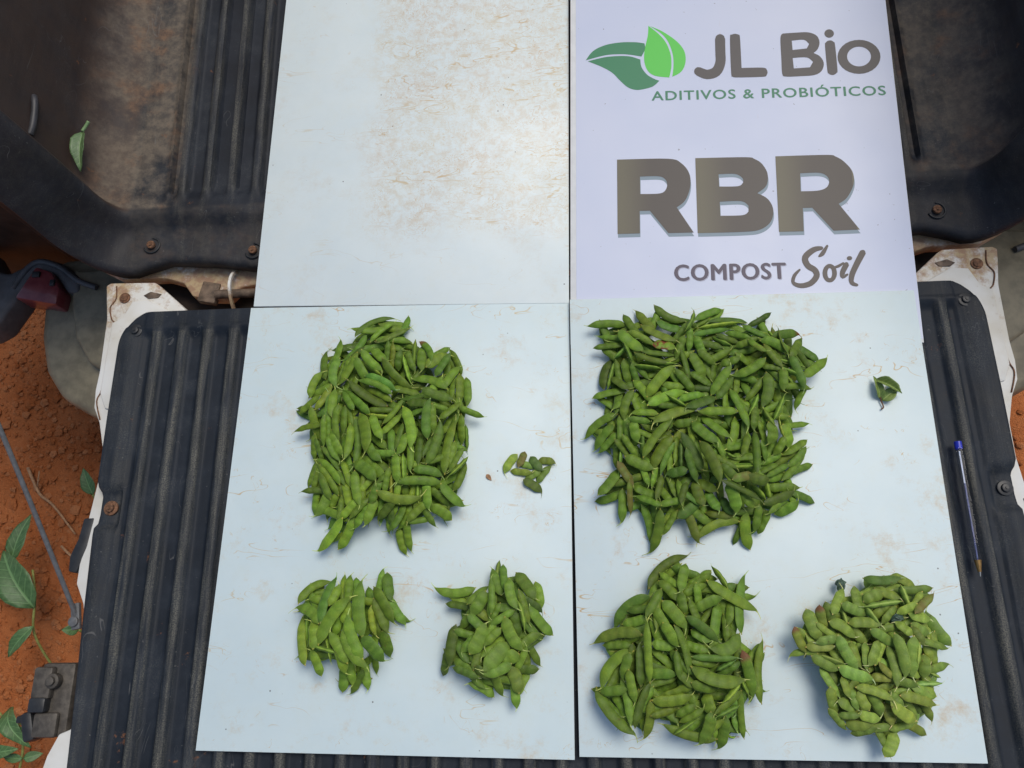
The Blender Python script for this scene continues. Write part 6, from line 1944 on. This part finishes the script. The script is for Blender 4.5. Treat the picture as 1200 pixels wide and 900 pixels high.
# vine on the ground at the left
VZ = -.60
def vine(label, stems, leaves):
    root = bpy.data.objects.new('weed_vine', None); link(root); root.location = (stems[0][0][0], stems[0][0][1], GZ); tag(root, label, 'plant')
    o0 = Vector(root.location)
    for sp in stems:
        bm = bmesh.new(); add_tube(bm, [p-o0 for p in catmull([Vector(p) for p in sp])], .0024, 6); from_bm('stem', bm, M['stem'], root)
    for b, t, w_, fo, cu in leaves:
        bm = bmesh.new(); leaf_bm(bm, Vector(b)-o0, Vector(t)-o0, w_, fo, cu); thick(from_bm('leaf', bm, M['leaf'], root))
vine('green weed vine with pointed leaves climbing beside the tailgate latch', [[(-1.013,-0.023,-0.56),(-0.998,-0.073,-0.56),(-1.004,-0.126,-0.58),(-0.997,-0.16,-0.6),(-0.989,-0.198,-0.64)]], [((-1.066,-0.007,-0.57),(-1.048,0.084,-0.57),0.036,0.2,0.15),((-0.996,-0.091,-0.56),(-1.078,0.012,-0.55),0.066,0.3,0.2),((-0.998,-0.124,-0.57),(-1.046,-0.18,-0.58),0.028,0.35,0.2),((-1.096,-0.056,-0.6),(-1.146,0.023,-0.58),0.05,0.3,0.2)])
vine('low leafy weed at the bottom left corner below the latch', [[(-1.036,-0.292,-0.52),(-0.997,-0.288,-0.53),(-0.96,-0.291,-0.58),(-0.961,-0.297,-0.62)],[(-1.035,-0.257,-0.55),(-1.001,-0.277,-0.54),(-0.981,-0.287,-0.54)],[(-0.97,-0.317,-0.56),(-0.973,-0.341,-0.57),(-0.994,-0.387,-0.6)]], [((-0.998,-0.262,-0.55),(-0.946,-0.323,-0.53),0.036,0.3,0.5),((-0.963,-0.289,-0.53),(-0.957,-0.321,-0.55),0.026,0.3,0.2),((-1.039,-0.341,-0.56),(-0.971,-0.329,-0.55),0.026,0.2,0.1),((-0.972,-0.347,-0.57),(-1.009,-0.345,-0.57),0.016,0.2,0.1),((-0.97,-0.347,-0.57),(-0.942,-0.339,-0.58),0.018,0.2,0.1)])
vine('single green leaf on a short stem above the latch', [[(-0.94,-0.129,-0.62),(-0.938,-0.135,-0.64),(-0.938,-0.14,-0.67)]], [((-0.94,-0.129,-0.62),(-0.961,-0.13,-0.6),0.022,0.3,0.1)])
vine('green leaf half hidden behind the liner edge by the black bolt', [[(-0.946,0.126,-0.6),(-0.951,0.114,-0.63),(-0.96,0.103,-0.67)]], [((-0.946,0.126,-0.6),(-0.964,0.175,-0.58),0.028,0.25,0.1)])

# twig pieces and pen
bm = bmesh.new(); add_tube(bm, catmull([(-1.14, 0.195, -0.665), (-1.104, 0.141, -0.665), (-1.069, 0.116, -0.665), (-1.01, 0.057, -0.665)]), [.0035, .0034, .0033, .003, .003, .003, .003, .0028, .0028, .0026, .0026, .0024, .0024, .0022, .002, .0018], 6); add_tube(bm, [(-1.111, 0.155, -0.665), (-1.106, 0.186, -0.655)], .0016, 5); o = from_bm('dry_twig', bm, M['twig']); tag(o, 'thin dry tan twig on the red soil beside the tailgate', 'twig')
bm = bmesh.new(); add_tube(bm, catmull([(-1.035, 0.033, -0.665), (-1.018, 0.019, -0.665), (-0.997, 0.006, -0.665)], 4), .0026, 6); o = from_bm('dry_twig', bm, M['twig']); tag(o, 'short dry twig poking out below the black side buffer', 'twig')
pen = bpy.data.objects.new('ballpoint_pen', None); link(pen); PA, PB = Vector((.4265, .0735, .0045)), Vector((.4268, -.0717, .0040))
pd = (PB-PA); pen.location = PA; pen.rotation_euler = pd.to_track_quat('X', 'Z').to_euler(); tag(pen, 'clear ballpoint pen with blue end plug lying on the ribbed liner', 'pen')
def px(name, x0, x1, r0, r1, mat, n=16, flat_=False):
    bm = bmesh.new(); add_tube(bm, [(x0, 0, 0), (x1, 0, 0)], [r0, r1], n); return from_bm(name, bm, M[mat], pen, not flat_, 40)
px('barrel', .003, .128, .0041, .0041, 'clear', 6, True); px('ink_tube', .046, .132, .0013, .0013, 'ink'); px('empty_tube', .010, .046, .0013, .0013, 'tubeclear'); px('end_plug', -.0005, .0078, .0040, .0040, 'blue', 16); px('nose_cone', .1282, .1405, .0036, .0018, 'brass'); px('writing_tip', .1405, .1452, .0013, .0005, 'steel')
